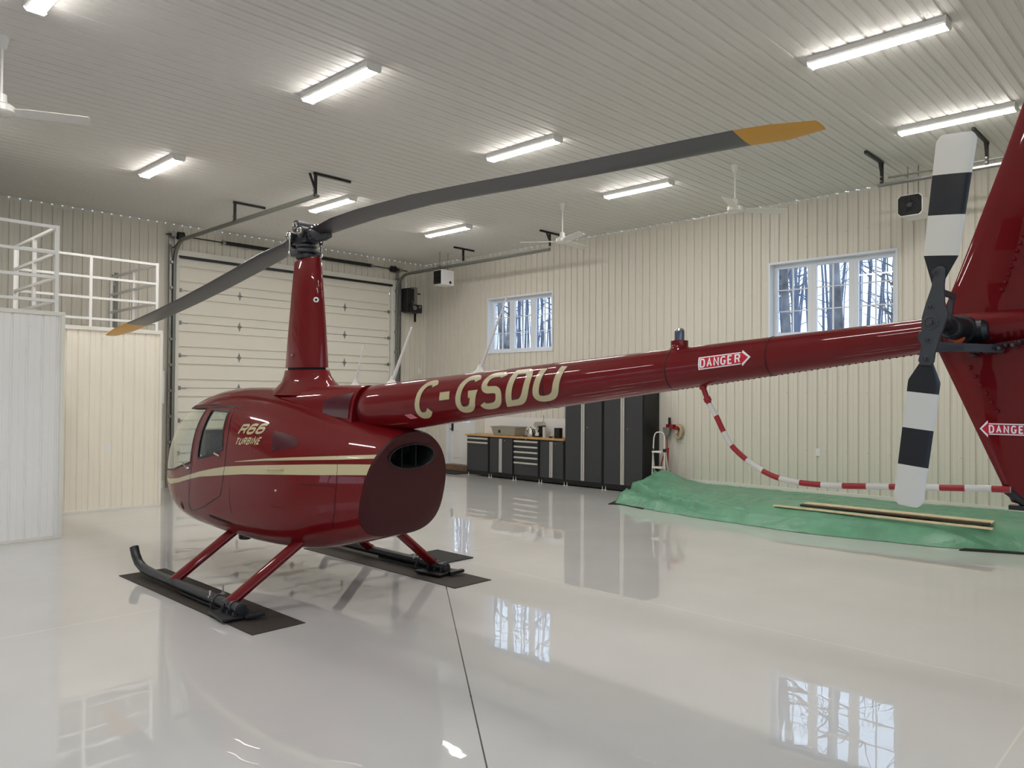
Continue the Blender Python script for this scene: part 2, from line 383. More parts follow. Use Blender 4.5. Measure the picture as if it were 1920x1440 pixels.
for k in range(1, 7):
    z = k * SEC
    for x in (7.655, 8.95, 10.245):
        mb = MB()
        mb.prism([(0, .105), (.036, 0), (0, -.105), (-.036, 0)], lambda u, v, d: (x + u, YF + .04 - d, z + v), .001, .005)
        mb.cyl((x - .045, YF + .03, z), (x + .045, YF + .03, z), .013, n=8)
        make('hinge', mb, M['galv'], gd, smooth=40)
    for x, s_ in ((GD[0] + .05, -1), (GD[1] - .05, 1)):
        mb = MB(); mb.box(x - .022, x + .022, YF + .022, YF + .039, z - .04, z + .04); mb.cyl((x, YF + .0, z), (x + s_ * .16, YF + .0, z), .008, n=8); mb.lathe((x + s_ * .10, YF, z), [(.0, -.008), (.026, -.008), (.026, .008), (0, .008)], 12, (1, 0, 0)); mb.bar((x, YF + .012, z), (x - s_ * .13, YF + .02, z - .01), .012, .012)
        make('roller_hinge', mb, M['galv'], gd)
mb = MB(); mb.box(GD[0] - .02, GD[1] + .02, YF - .04, YF + .03, GD[3] - .035, GD[3] + .012); make('top_strut', mb, M['black'], gd)
mb = MB()
for k in range(1, 7): mb.box(GD[1] - .055, GD[1] - .01, YF + .028, YF + .04, k * SEC + .15, k * SEC + .19); mb.box(GD[1] - .055, GD[1] - .01, YF + .028, YF + .04, k * SEC - .19, k * SEC - .15)
make('edge_clip', mb, M['white'], gd)

# side entry door
mb = MB(); y0, y1 = D2[:2]; t = .07
for q in ((y0 - t, y0 + .02, 0, D2[3] + t), (y1 - .02, y1 + t, 0, D2[3] + t), (y0, y1, D2[3] - .02, D2[3] + t)): mb.box(XW - .02, XW + .13, *q)
d2 = struct('door_2', mb, M['vinyl'], org=(XW, 13.76, 0))
mb = MB(); mb.box(XW + .05, XW + .09, y0 + .02, y1 - .02, .16, 1.18); mb.box(XW + .05, XW + .09, y0 + .02, y0 + .16, 1.18, 2.0); mb.box(XW + .05, XW + .09, y1 - .16, y1 - .02, 1.18, 2.0); mb.box(XW + .05, XW + .09, y0 + .02, y1 - .02, 2.0, 2.14)
for q in ((y0 + .13, y0 + .38), (y1 - .38, y1 - .13)): mb.box(XW + .04, XW + .051, *q, .30, 1.0)
dl = make('door_leaf', mb, M['white'], d2, bevel=.006)
mb = MB(); mb.box(XW + .068, XW + .072, y0 + .15, y1 - .15, 1.17, 2.01); make('door_glass', mb, M['glass'], dl)
mb = MB(); mb.box(XW + .055, XW + .085, 13.755, 13.775, 1.18, 2.0)
for z in (1.45, 1.73): mb.box(XW + .055, XW + .085, y0 + .16, y1 - .16, z - .01, z + .01)
make('door_muntin', mb, M['vinyl'], dl)
mb = MB(); mb.box(XW + .03, XW + .05, y1 - .125, y1 - .065, .96, 1.14); mb.tube([(XW + .05, y1 - .095, 1.0), (XW - .03, y1 - .095, 1.0), (XW - .035, y1 - .19, 1.0)], .012, 8); make('door_handle', mb, M['black'], dl, smooth=40)
mb = MB(); mb.box(XW - .10, XW + .13, y0 - .02, y1 + .02, 0, .15); make('door_sill', mb, mat('wooden sill', (128, 104, 80), .6, noise_mix=(8, .2)), d2, bevel=.005)

# the loft over the two stepped partition blocks
LA = (XL, 3.085, 10.72); LB = (XL, 5.10, 12.74); LZ = 2.82
mb = MB()
ribs(mb, LA[0], LA[1] - .03, .03, LZ - .05, lambda u, v, d: (u, LA[2] + d, v), .045, .014)
screws(mb, -1.0, LA[1] - .1, (.9, 1.75, 2.62), lambda u, v, d: (u, LA[2] + d, v), .045); mb.box(LA[1] - .02, LA[1] - .005, LA[2] + .02, LB[2], 0, LZ - .05); struct('wall_near', mb, M['wall_grey'], recalc=False)
mb = MB()
ribs(mb, LA[1] - .05, LB[1] - .03, .03, LZ - .05, lambda u, v, d: (u, LB[2] + d, v), .07, .014)
screws(mb, LA[1], LB[1] - .1, (.7, 1.75, 2.65), lambda u, v, d: (u, LB[2] + d, v), .07); mb.box(LB[1] - .02, LB[1] - .005, LB[2] + .02, YF, 0, LZ - .05); struct('wall_middle', mb, M['wall_b'], recalc=False)
mb = MB(); mb.box(LA[0], LA[1], LA[2] - .02, LA[2] + .05, LZ - .05, LZ); mb.box(LA[1] - .045, LA[1], LA[2] - .02, LA[2] + .04, 0, LZ - .05); mb.box(LA[0], LA[1], LA[2] - .018, LA[2] + .02, 0, .04); struct('trim_4', mb, M['trim'], bevel=.003)
mb = MB(); mb.box(LA[1], LB[1], LB[2] - .02, LB[2] + .05, LZ - .05, LZ + .01); mb.box(LB[1] - .045, LB[1], LB[2] - .02, LB[2] + .04, 0, LZ - .05); mb.box(LA[1], LB[1], LB[2] - .018, LB[2] + .02, 0, .04); struct('trim_5', mb, M['trim'], bevel=.003)
mb = MB(); mb.box(XL, LA[1] - .01, LA[2] + .04, YF, LZ - .10, LZ - .01); mb.box(LA[1] - .01, LB[1] - .01, LB[2] + .04, YF, LZ - .10, LZ - .01); struct('trim_6', mb, M['grey'])
# ------------------------------------------------------------------ helicopter
HX, HY = 4.06, 6.70
heli = thing('helicopter', 'deep red helicopter with gold stripes and C-GSDU on its tail boom, parked on dark mats', 'helicopter', (HX, HY, 0))
FT = [
 (4.90,.385,1.505,.70,1.06,2.0,2.0,3.0,3.0), (5.05,.42,1.525,.665,1.06,2.0,2.0,3.0,3.0), (5.50,.575,1.60,.545,1.04,2.1,2.0,3.0,3.4),
 (6.00,.69,1.70,.435,1.02,2.2,2.1,3.0,4.6), (6.50,.73,1.80,.42,1.00,2.3,2.2,3.1,5.6), (7.00,.737,1.86,.43,1.00,2.4,2.3,3.2,6.2),
 (7.50,.725,1.88,.43,1.00,2.5,2.4,2.9,5.2), (8.00,.67,1.845,.44,1.00,2.5,2.4,3.0,4.8), (8.50,.56,1.73,.485,.98,2.4,2.3,2.9,4.0),
 (8.85,.44,1.54,.57,.96,2.2,2.2,2.6,3.2), (9.10,.29,1.28,.69,.95,2.0,2.0,2.2,2.5), (9.20,.17,1.13,.79,.95,2.0,2.0,2.0,2.1), (9.25,.02,.965,.94,.95,2.0,2.0,2.0,2.0)]
def fpar(y):
    y = min(max(y, FT[0][0]), FT[-1][0]); i = 0
    while i < len(FT) - 2 and FT[i + 1][0] < y: i += 1
    h = FT[i + 1][0] - FT[i][0]; s = (y - FT[i][0]) / h
    def sl(j, k):
        if j == 0: return (FT[1][k] - FT[0][k]) / (FT[1][0] - FT[0][0])
        if j == len(FT) - 1: return (FT[-1][k] - FT[-2][k]) / (FT[-1][0] - FT[-2][0])
        ha = FT[j][0] - FT[j - 1][0]; hb = FT[j + 1][0] - FT[j][0]
        a = (FT[j][k] - FT[j - 1][k]) / ha; b = (FT[j + 1][k] - FT[j][k]) / hb
        if a * b <= 0: return 0.0
        m = (a * hb + b * ha) / (ha + hb); return math.copysign(min(abs(m), 3 * min(abs(a), abs(b))), m)
    out = []
    for k in range(1, 9):
        out.append((2*s**3-3*s**2+1)*FT[i][k] + (s**3-2*s**2+s)*h*sl(i, k) + (-2*s**3+3*s**2)*FT[i+1][k] + (s**3-s**2)*h*sl(i+1, k))
    return out
def fhalf(y, z):
    w, zt, zb, zc, n_, m_, nb, mb_ = fpar(y)
    if z >= zc: t = (z - zc) / (zt - zc); n, m = n_, m_
    else: t = (zc - z) / (zc - zb); n, m = nb, mb_
    if t >= 1: return 0.0
    return w * (1 - t ** m) ** (1 / n)
def fG(x, y, z):
    w, zt, zb, zc, n_, m_, nb, mb_ = fpar(y)
    if z >= zc: t = (z - zc) / (zt - zc); n, m = n_, m_
    else: t = (zc - z) / (zc - zb); n, m = nb, mb_
    return (abs(x - HX) / w) ** n + abs(t) ** m - 1
def fnormal(p):
    e = 1e-4; x, y, z = p; y = min(y, 9.2495)
    g = Vector((fG(x + e, y, z) - fG(x - e, y, z), fG(x, y + e, z) - fG(x, y - e, z), fG(x, y, z + e) - fG(x, y, z - e)))
    return g.normalized() if g.length > 0 else Vector((0, 1, 0))
def fside(y, z, off=.0025, s=-1):
    """point on the cabin skin (s = -1: its left side)"""
    x = HX + s * fhalf(y, z); n = fnormal((x, y, z)); return Vector((x, y, z)) + n * off
# skin grid
bm = bmesh.new(); NA = 120; rings = []
ys = [4.93 + (8.4 - 4.93) * i / 64 for i in range(65)] + [8.4 + (9.2495 - 8.4) * (1 - (1 - i / 26) ** 2) for i in range(1, 27)]
for y in ys:
    w, zt, zb, zc, n_, m_, nb, mb_ = fpar(y); r = []
    for k in range(NA):
        a = 2 * math.pi * (k + .5) / NA; c, s = math.cos(a), math.sin(a)
        n, m = (n_, m_) if s >= 0 else (nb, mb_)
        r.append(bm.verts.new((HX + math.copysign(w * abs(c) ** (2 / n), c), y, zc + (zt - zc if s >= 0 else zc - zb) * math.copysign(abs(s) ** (2 / m), s))))
    rings.append(r)
for i in range(len(rings) - 1):
    for k in range(NA): bm.faces.new((rings[i][k], rings[i + 1][k], rings[i + 1][(k + 1) % NA], rings[i][(k + 1) % NA]))
bm.faces.new(list(reversed(rings[-1])))
def bis(co, no, clear=False):
    g = bm.verts[:] + bm.edges[:] + bm.faces[:]
    return bmesh.ops.bisect_plane(bm, geom=g, dist=1e-5, plane_co=co, plane_no=no, clear_inner=clear)
# slanted rear panel plane through (y 5.2, z .66) and (y 5.0, z 1.52)
RPN = Vector((0, .86, .2)).normalized()
cut = bis(Vector((HX, 5.0, 1.52)), RPN, True)
rim = [e for e in cut['geom_cut'] if isinstance(e, bmesh.types.BMVert)]
rimpts = sorted([v.co.copy() for v in rim], key=lambda p: math.atan2(p.z - 1.08, p.x - HX))
REG = {
 'windshield': [(7.66, 1.668), (7.625, 1.125), (8.24, 1.005), (9.3, .91), (9.3, 1.63), (8.3, 1.655)],
 'window': [(7.452, 1.172), (7.172, 1.222), (6.946, 1.286), (7.141, 1.638), (7.496, 1.651)],
}
for nm, poly in REG.items():
    for i in range(len(poly)):
        a, b = poly[i], poly[(i + 1) % len(poly)]
        d = Vector((0, b[0] - a[0], b[1] - a[1])); bis(Vector((HX, *a)), Vector((0, -d.z, d.y)).normalized())
bis(Vector((HX - .022, 8, 1)), Vector((1, 0, 0))); bis(Vector((HX + .022, 8, 1)), Vector((1, 0, 0)))
def inside(poly, y, z):
    sg = None
    for i in range(len(poly)):
        a, b = poly[i], poly[(i + 1) % len(poly)]
        c = (b[0] - a[0]) * (z - a[1]) - (b[1] - a[1]) * (y - a[0])
        if sg is None: sg = c > 0
        elif (c > 0) != sg: return False
    return True
parts = {}
bm.normal_update()
for f in bm.faces:
    c = f.calc_center_median(); key = 'skin'
    if inside(REG['windshield'], c.y, c.z) and abs(c.x - HX) > .022: key = 'windshield_l' if c.x < HX else 'windshield_r'
    elif inside(REG['window'], c.y, c.z): key = 'window_l' if c.x < HX else 'window_r'
    parts.setdefault(key, []).append(f)
def sub(faces, off=0.0, flip=False):
    mb = MB(); idx = {}; nr = []
    for f in faces:
        q = []
        for v in f.verts:
            if v.index not in idx:
                idx[v.index] = len(mb.v); n = fnormal(v.co); p = v.co + n * off; mb.v.append(tuple(p)); nr.append(tuple(-n if flip else n))
            q.append(idx[v.index])
        mb.f.append(tuple(reversed(q)) if flip else tuple(q)); mb.m.append(0)
    return mb, nr
bm.verts.index_update()
# orient outward
chk = parts['skin'][200]; fl_ = chk.normal.dot(fnormal(chk.calc_center_median())) < 0
if fl_: bmesh.ops.reverse_faces(bm, faces=bm.faces[:]); 
mb, nr = sub(parts['skin']); fus = make('fuselage', mb, M['red'], heli, recalc=False, normals=nr)
cabin_faces = [f for f in parts['skin'] if f.calc_center_median().y > 6.25]
mb, nr = sub(cabin_faces, -.025, True); make('cabin_lining', mb, M['lining'], heli, recalc=False, normals=nr)
for k in ('windshield_l', 'windshield_r'):
    mb, nr = sub(parts[k], -.004); make('windshield', mb, M['canopy'], heli, recalc=False, normals=nr)
for k in ('window_l', 'window_r'):
    mb, nr = sub(parts[k], -.004); make('door_window', mb, M['canopy'], heli, recalc=False, normals=nr)
bm.free()
def on_side(name, pts, w, m, parent, off=.002, s=-1, dense=.04, closed=False):
    """thin ribbon (a seam, stripe or frame line) lying on the skin along (y, z) points"""
    P = []
    Q = pts + ([pts[0]] if closed else [])
    for i in range(len(Q) - 1):
        a, b = Q[i], Q[i + 1]; L = math.hypot(b[0] - a[0], b[1] - a[1]); n = max(1, int(L / dense))
        for k in range(n): P.append((a[0] + (b[0] - a[0]) * k / n, a[1] + (b[1] - a[1]) * k / n))
    P.append(Q[-1]); r0, r1 = [], []
    for i, p in enumerate(P):
        a, b = P[max(0, i - 1)], P[min(len(P) - 1, i + 1)]; d = Vector((b[0] - a[0], b[1] - a[1])).normalized(); n = Vector((-d.y, d.x))
        ww = w if not callable(w) else w(i / (len(P) - 1))
        r0.append(fside(p[0] + n.x * ww / 2, p[1] + n.y * ww / 2, off, s)); r1.append(fside(p[0] - n.x * ww / 2, p[1] - n.y * ww / 2, off, s))
    mb = MB(); mb.grid([r0, r1]); return make(name, mb, m, parent, recalc=False, smooth=60)
def strip(name, up, lo, m, parent, off=.003, s=-1, n=60):
    def at(c, t):
        x = t * (len(c) - 1); i = min(int(x), len(c) - 2); f = x - i; return c[i][0] + (c[i + 1][0] - c[i][0]) * f, c[i][1] + (c[i + 1][1] - c[i][1]) * f
    rows = []
    for j in range(5):
        r = []
        for i in range(n + 1):
            a, b = at(up, i / n), at(lo, i / n); r.append(fside(a[0] + (b[0] - a[0]) * j / 4, a[1] + (b[1] - a[1]) * j / 4, off, s))
        rows.append(r)
    mb = MB(); mb.grid(rows); return make(name, mb, m, parent, recalc=False, smooth=70)
BIG_U = [(9.12, .88), (8.75, .878), (8.434, .886), (8.0, .935), (7.630, 1.004), (7.367, 1.054), (7.1, 1.098), (6.854, 1.134), (6.5, 1.166), (6.138, 1.193), (5.84, 1.212), (5.54, 1.230), (5.25, 1.243), (5.062, 1.250)]
BIG_L = [(9.12, .845), (8.75, .838), (8.414, .834), (8.0, .89), (7.628, .958), (7.365, 1.003), (7.1, 1.03), (6.845, 1.056), (6.5, 1.090), (6.118, 1.114), (5.82, 1.130), (5.513, 1.144), (5.25, 1.158), (5.078, 1.166)]
SM_U = [(6.676, 1.192), (6.2, 1.244), (5.848, 1.273), (5.366, 1.306), (5.046, 1.327)]
SM_L = [(6.676, 1.188), (6.2, 1.227), (5.838, 1.249), (5.351, 1.276), (5.053, 1.296)]
for s in (-1, 1):
    strip('stripe', BIG_U, BIG_L, M['gold'], fus, s=s); strip('stripe', SM_U, SM_L, M['gold'], fus, s=s)
DOOR = [(7.655, 1.668), (7.60, 1.50), (7.585, 1.376), (7.59, 1.28), (7.60, 1.11), (7.628, .974), (7.657, .838), (7.685, .727), (7.68, .655), (7.60, .643), (7.424, .682), (7.274, .725), (7.123, .782), (6.989, .835), (6.933, .86), (6.895, .983), (6.86, 1.109), (6.87, 1.255), (6.927, 1.425), (7.06, 1.63), (7.10, 1.675), (7.3, 1.688)]
for s in (-1, 1):
    on_side('door_seam', DOOR, .009, M['black'], fus, .0032, s, closed=True)
    on_side('panel_seam', [(6.738, .995), (6.756, .823), (6.714, .704)], .005, M['black'], fus, .0032, s)
    on_side('panel_seam', [(5.40, 1.31), (5.356, 1.199), (5.342, 1.093), (5.367, .853), (5.432, .713)], .004, M['redpanel'], fus, .0036, s)
    on_side('panel_seam', [(5.718, 1.058), (5.558, 1.061), (5.373, 1.062)], .006, M['redpanel'], fus, .0032, s)
    on_side('panel_seam', [(8.3, 1.672), (8.0, 1.685), (7.546, 1.700), (7.161, 1.69), (6.9, 1.66)], .012, M['redpanel'], fus, .0034, s)
    on_side('window_seal', REG['window'], .022, M['black'], fus, .0034, s, closed=True)
    on_side('windshield_seal', [(8.9, .945), (8.24, 1.005), (7.625, 1.125), (7.66, 1.668), (8.3, 1.655), (8.6, 1.645)], .018, M['redpanel'], fus, .0034, s)
    on_side('fuel_door_seam', [(6.092, .84), (5.917, .85)], .005, M['redpanel'], fus, .0032, s)
    on_side('side_scoop', [(7.18, .645), (6.96, .628), (6.75, .62)], .022, M['black_m'], fus, .004, s)
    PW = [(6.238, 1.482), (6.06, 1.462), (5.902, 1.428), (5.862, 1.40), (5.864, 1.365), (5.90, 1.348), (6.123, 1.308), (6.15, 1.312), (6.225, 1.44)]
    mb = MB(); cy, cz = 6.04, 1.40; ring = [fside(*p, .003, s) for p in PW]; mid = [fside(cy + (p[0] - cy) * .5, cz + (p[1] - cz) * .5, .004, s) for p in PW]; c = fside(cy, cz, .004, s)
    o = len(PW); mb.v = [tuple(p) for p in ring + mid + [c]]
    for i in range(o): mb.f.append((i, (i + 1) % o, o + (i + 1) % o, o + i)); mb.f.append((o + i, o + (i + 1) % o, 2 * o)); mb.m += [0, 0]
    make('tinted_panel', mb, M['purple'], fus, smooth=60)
    a, b = fside(6.12, 1.160, .003, s), fside(5.934, 1.168, .003, s); d = Vector((s * .02, 0, 0))
    mb = MB(); mb.tube([a, a + d, b + d, b], .006, 8); mb.lathe(a, [(.013, 0), (.013, .008), (.001, .01)], 12, (s, 0, 0)); mb.lathe(b, [(.013, 0), (.013, .008), (.001, .01)], 12, (s, 0, 0)); make('cowl_handle', mb, M['gold'], fus, smooth=40)
    a = fside(7.696, 1.06, .0, s); mb = MB(); mb.lathe(a, [(.02, 0), (.016, .018), (.001, .02)], 12, (s, .2, 0)); mb.bar(a + Vector((s * .015, 0, 0)), a + Vector((s * .02, .09, .05)), .008, .008); make('door_latch', mb, M['chrome'], fus, smooth=40)
    a = fside(7.02, 1.235, .0, s); mb = MB(); mb.bar(a + Vector((s * .01, -.05, -.006)), a + Vector((s * .01, .06, .012)), .014, .016); mb.lathe(a, [(.012, 0), (.012, .012)], 10, (s, 0, 0)); make('door_knob', mb, M['chrome'], fus, smooth=40)
    a = fside(7.941, .653, -.004, s); nn = fnormal(a); mb = MB(); mb.lathe(a, [(.04, 0), (.04, .006), (.030, .008), (.029, -.002), (.012, -.002), (.010, .012), (.001, .014)], 20, nn); make('fuel_drain', mb, M['redpanel'], fus, smooth=40)
    a = fside(6.006, .984, .0, s); mb = MB(); mb.lathe(a, [(.013, 0), (.011, .005), (.001, .007)], 12, (s, 0, 0)); make('lock', mb, M['chrome'], fus, smooth=40)
mb = MB(); mb.lathe(Vector((HX - .46, 6.98, .455)), [(.06, .03), (.06, -.03), (.05, -.04)], 16); make('belly_antenna', mb, M['black'], fus, smooth=40)
# nose pitot and strut line
mb = MB(); mb.tube([(HX, 9.22, .93), (HX, 9.36, .90)], .010, 8); mb.tube([(HX, 9.20, .90), (HX, 9.27, .88), (HX, 9.27, .80)], .012, 8); make('pitot_tube', mb, M['black'], heli, smooth=40)
# rear panel with the exhaust opening
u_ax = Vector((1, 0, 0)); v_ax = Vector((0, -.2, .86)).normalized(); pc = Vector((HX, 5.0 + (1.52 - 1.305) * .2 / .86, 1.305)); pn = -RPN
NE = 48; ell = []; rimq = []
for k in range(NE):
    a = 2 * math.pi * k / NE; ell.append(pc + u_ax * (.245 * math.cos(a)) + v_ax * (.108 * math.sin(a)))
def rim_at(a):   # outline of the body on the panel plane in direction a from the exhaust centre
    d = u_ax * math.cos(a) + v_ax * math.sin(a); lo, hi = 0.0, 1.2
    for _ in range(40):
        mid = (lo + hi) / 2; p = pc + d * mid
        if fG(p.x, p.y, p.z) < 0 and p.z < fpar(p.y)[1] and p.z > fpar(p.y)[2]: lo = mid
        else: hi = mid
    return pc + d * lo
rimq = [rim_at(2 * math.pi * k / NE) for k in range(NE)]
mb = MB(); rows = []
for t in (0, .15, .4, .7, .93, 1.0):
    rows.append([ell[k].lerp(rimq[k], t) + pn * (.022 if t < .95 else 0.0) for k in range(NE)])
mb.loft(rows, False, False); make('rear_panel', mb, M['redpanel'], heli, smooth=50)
mb = MB()
mb.loft([[pc + (p - pc) * s_ + pn * h for p in ell] for s_, h in ((1.0, .02), (1.0, .034), (.95, .036), (.92, .03), (.90, -.25))], False, True)
ex = make('exhaust_duct', mb, M['black'], heli, smooth=50)
for dx in (-.08, .07): make('exhaust_vane', MB().obox(pc + Vector((dx, .05, 0)), .006, .08, .19), M['black'], ex)
# upper cowl around the boom root
mb = MB(); rr = []
for y, hw, zt in ((5.56, .235, 1.893), (5.75, .25, 1.897), (6.0, .275, 1.897), (6.3, .31, 1.89), (6.6, .34, 1.885), (6.9, .33, 1.88), (7.15, .26, 1.872), (7.32, .14, 1.862)):
    r = []
    for k in range(48):
        a = 2 * math.pi * k / 48; c, s = math.cos(a), math.sin(a); r.append((HX + math.copysign(hw * abs(c) ** (2 / 3.2), c), y, 1.52 + (zt - 1.52 if s > 0 else .18) * math.copysign(abs(s) ** (2 / 2.6), s)))
    rr.append(r)
mb.loft(rr, True, True); cowl = make('engine_cowl', mb, M['red'], heli, smooth=50)
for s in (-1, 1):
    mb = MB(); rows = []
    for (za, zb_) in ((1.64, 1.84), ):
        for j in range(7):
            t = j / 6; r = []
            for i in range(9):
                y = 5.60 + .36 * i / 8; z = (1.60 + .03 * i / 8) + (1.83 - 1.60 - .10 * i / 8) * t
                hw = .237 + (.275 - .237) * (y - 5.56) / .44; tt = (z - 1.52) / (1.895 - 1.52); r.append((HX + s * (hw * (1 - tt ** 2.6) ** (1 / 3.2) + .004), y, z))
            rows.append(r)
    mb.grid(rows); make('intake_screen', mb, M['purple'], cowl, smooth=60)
# mast fairing
def ering(a, b, y, z, n=40, tilt=0): return [(HX + b * math.sin(2 * math.pi * k / n), y + a * math.cos(2 * math.pi * k / n), z + tilt * math.cos(2 * math.pi * k / n)) for k in range(n)]
mb = MB(); mb.loft([ering(.54, .30, 6.63, 1.80), ering(.47, .225, 6.635, 1.875), ering(.40, .175, 6.645, 1.93), ering(.36, .152, 6.66, 1.985), ering(.335, .14, 6.67, 2.045)], False, True); make('mast_fairing_base', mb, M['red'], heli, smooth=50)
mb = MB(); mb.loft([ering(.325, .135, 6.672, 2.068), ering(.295, .12, 6.672, 2.4), ering(.25, .10, 6.672, 2.8), ering(.205, .084, 6.672, 3.12, tilt=-.012), ering(.20, .08, 6.672, 3.128, tilt=-.012)], True, True); mf = make('mast_fairing', mb, M['red'], heli, smooth=40)
mb = MB(); mb.lathe((HX - .046, 6.437, 2.715), [(.024, -.01), (.026, .008), (.014, .010), (.012, .002)], 16, (-.72, -.69, .05)); fp = make('fairing_plug', mb, M['deck_w'], mf, smooth=40); make('plug_centre', MB().lathe((HX - .046 - .72 * .004, 6.437 - .69 * .004, 2.715), [(.012, 0), (.011, .006)], 12, (-.72, -.69, .05)), M['black'], fp)
mb = MB(); mb.lathe((HX - .135, 6.70, 2.19), [(.014, 0), (.012, .014), (.001, .016)], 10, (-1, 0, 0)); make('inspection_fastener', mb, M['chrome'], mf, smooth=40)
mb = MB(); mb.box(HX - .13, HX + .13, 6.40, 6.97, 2.044, 2.07); make('fairing_gap', MB().loft([ering(.29, .115, 6.672, 2.03), ering(.29, .115, 6.672, 2.09)]), M['black_m'], heli)
# rotor mast, swashplate and hub
mb = MB(); mb.cyl((HX, 6.70, 3.10), (HX, 6.70, 3.30), .032); make('rotor_mast', mb, M['hub'], heli, smooth=40)
mb = MB(); mb.lathe((HX, 6.70, 3.135), [(.06, 0), (.098, .006), (.104, .02), (.104, .045), (.085, .05), (.085, .06), (.118, .064), (.122, .08), (.118, .094), (.08, .10), (.075, .115), (.10, .12), (.10, .14), (.06, .15)], 32)
for a in (25, 115, 205, 295):
    x, y = math.cos(math.radians(a)), math.sin(math.radians(a)); mb.bar((HX + .1 * x, 6.70 + .1 * y, 3.19), (HX + .17 * x, 6.70 + .17 * y, 3.185), .028, .022)
make('swashplate', mb, M['hubdark'], heli, smooth=35)
BD = Vector((.0350, -.9994, 0)).normalized(); BS = Vector((BD.y, -BD.x, 0))      # blade direction (towards the tail) and its side
hubc = Vector((HX, 6.715, 3.375))
BOL = ((.0, .075, .062), (-.115, -.005, .05), (.075, .015, .055))     # along the blade, up, radius
mb = MB()
mb.obox(hubc + Vector((0, 0, -.05)), .15, .27, .07, Matrix.Rotation(math.radians(-2), 3, 'Z'))
mb.cyl(hubc + Vector((0, 0, -.14)), hubc + Vector((0, 0, .03)), .06, .055, 20)
for dd, h, r in BOL: p = hubc + BD * dd + Vector((0, 0, h)); mb.cyl(p - BS * .115, p + BS * .115, r, None, 24)
hubo = make('hub', mb, M['hub'], heli, smooth=40)
for dd, h, r in BOL:
    p = hubc + BD * dd + Vector((0, 0, h))
    for q in (-1, 1):
        mb = MB(); mb.lathe(p + BS * (q * .113), [(.038, 0), (.040, .010), (.036, .018), (.026, .020), (.024, .010), (.012, .010), (.012, .026), (.001, .028)], 20, BS * q); make('hub_bolt', mb, M['chrome'], hubo, smooth=40)
for s in (1, -1):
    d = BD * s
    base = hubc + d * .11 + Vector((0, 0, -.008)); end = hubc + d * .30 + Vector((0, 0, -.0 if s > 0 else -.045))
    mb = MB(); mb.tube([base, base.lerp(end, .30), base.lerp(end, .31), base.lerp(end, .42), base.lerp(end, .43), base.lerp(end, .55), end], [.06, .066, .094, .094, .082, .074, .05], 28); ax = (end - base).normalized(); q = base.lerp(end, .37); up = Vector((0, 0, 1)); sd = ax.cross(up)
    g = make('blade_grip', mb, M['hub'], heli, smooth=35)
    for k in range(14):
        a = 2 * math.pi * k / 14; r = (up * math.cos(a) + sd * math.sin(a)) * .086; make('grip_bolt', MB().cyl(q + r - ax * .026, q + r + ax * .026, .008, None, 6), M['chrome'], g, smooth=30)
    mb = MB(); c0 = hubc + d * .24 + Vector((0, 0, -.045)); mb.tube([c0 - d * .06, c0 + d * .10, c0 + d * .16], [.045, .045, .030], 14); make('blade_root_cuff', mb, M['hubdark'], g, smooth=40)
for s in (-1, 1):
    x, y, z0, z1 = HX + s * .145, 6.715 - s * .05, 3.185, (3.355 if s < 0 else 3.31)
    mb = MB(); mb.cyl((x, y, z0), (x, y, z1), .010, None, 10); mb.lathe((x, y, z1 - .03), [(.016, 0), (.02, .02), (.016, .05), (.001, .055)], 12); mb.lathe((x, y, z0 - .01), [(.017, 0), (.019, .02), (.012, .035)], 12); lk = make('pitch_link', mb, M['chrome'], heli, smooth=40)
    mb = MB(); mb.bar((x, y, z1), hubc + BD * (s * .14) + Vector((s * .07, 0, -.02)), .035, .04); mb.bar((x, y, z0), (HX + s * .09, 6.70, 3.19), .03, .026); make('pitch_horn', mb, M['hubdark'], lk)
# main rotor blades: centre line points (x, y, z)
BL = {1: [(4.070, 6.42, 3.368), (4.080, 6.05, 3.402), (4.092, 5.644, 3.420), (4.114, 4.931, 3.425), (4.133, 4.31, 3.401), (4.149, 3.764, 3.375), (4.163, 3.282, 3.357), (4.176, 2.852, 3.343), (4.188, 2.466, 3.331), (4.198, 2.118, 3.318), (4.203, 1.9, 3.30), (4.211, 1.66, 3.277)],
      -1: [(4.052, 7.0, 3.325), (4.045, 7.22, 3.295), (4.039, 7.441, 3.262), (4.022, 7.992, 3.162), (4.004, 8.594, 3.055), (3.984, 9.258, 2.948), (3.962, 9.991, 2.843), (3.95, 10.4, 2.79), (3.938, 10.807, 2.745), (3.924, 11.25, 2.69), (3.905, 11.76, 2.643)]}
def airfoil(c, t, n=11):
    up, lo = [], []
    for i in range(n):
        u = (1 - math.cos(math.pi * i / (n - 1))) / 2; th = 5 * t * c * (.2969 * math.sqrt(u) - .126 * u - .3516 * u * u + .2843 * u ** 3 - .1015 * u ** 4); up.append((u * c, th)); lo.append((u * c, -th))
    return up + lo[-2:0:-1]
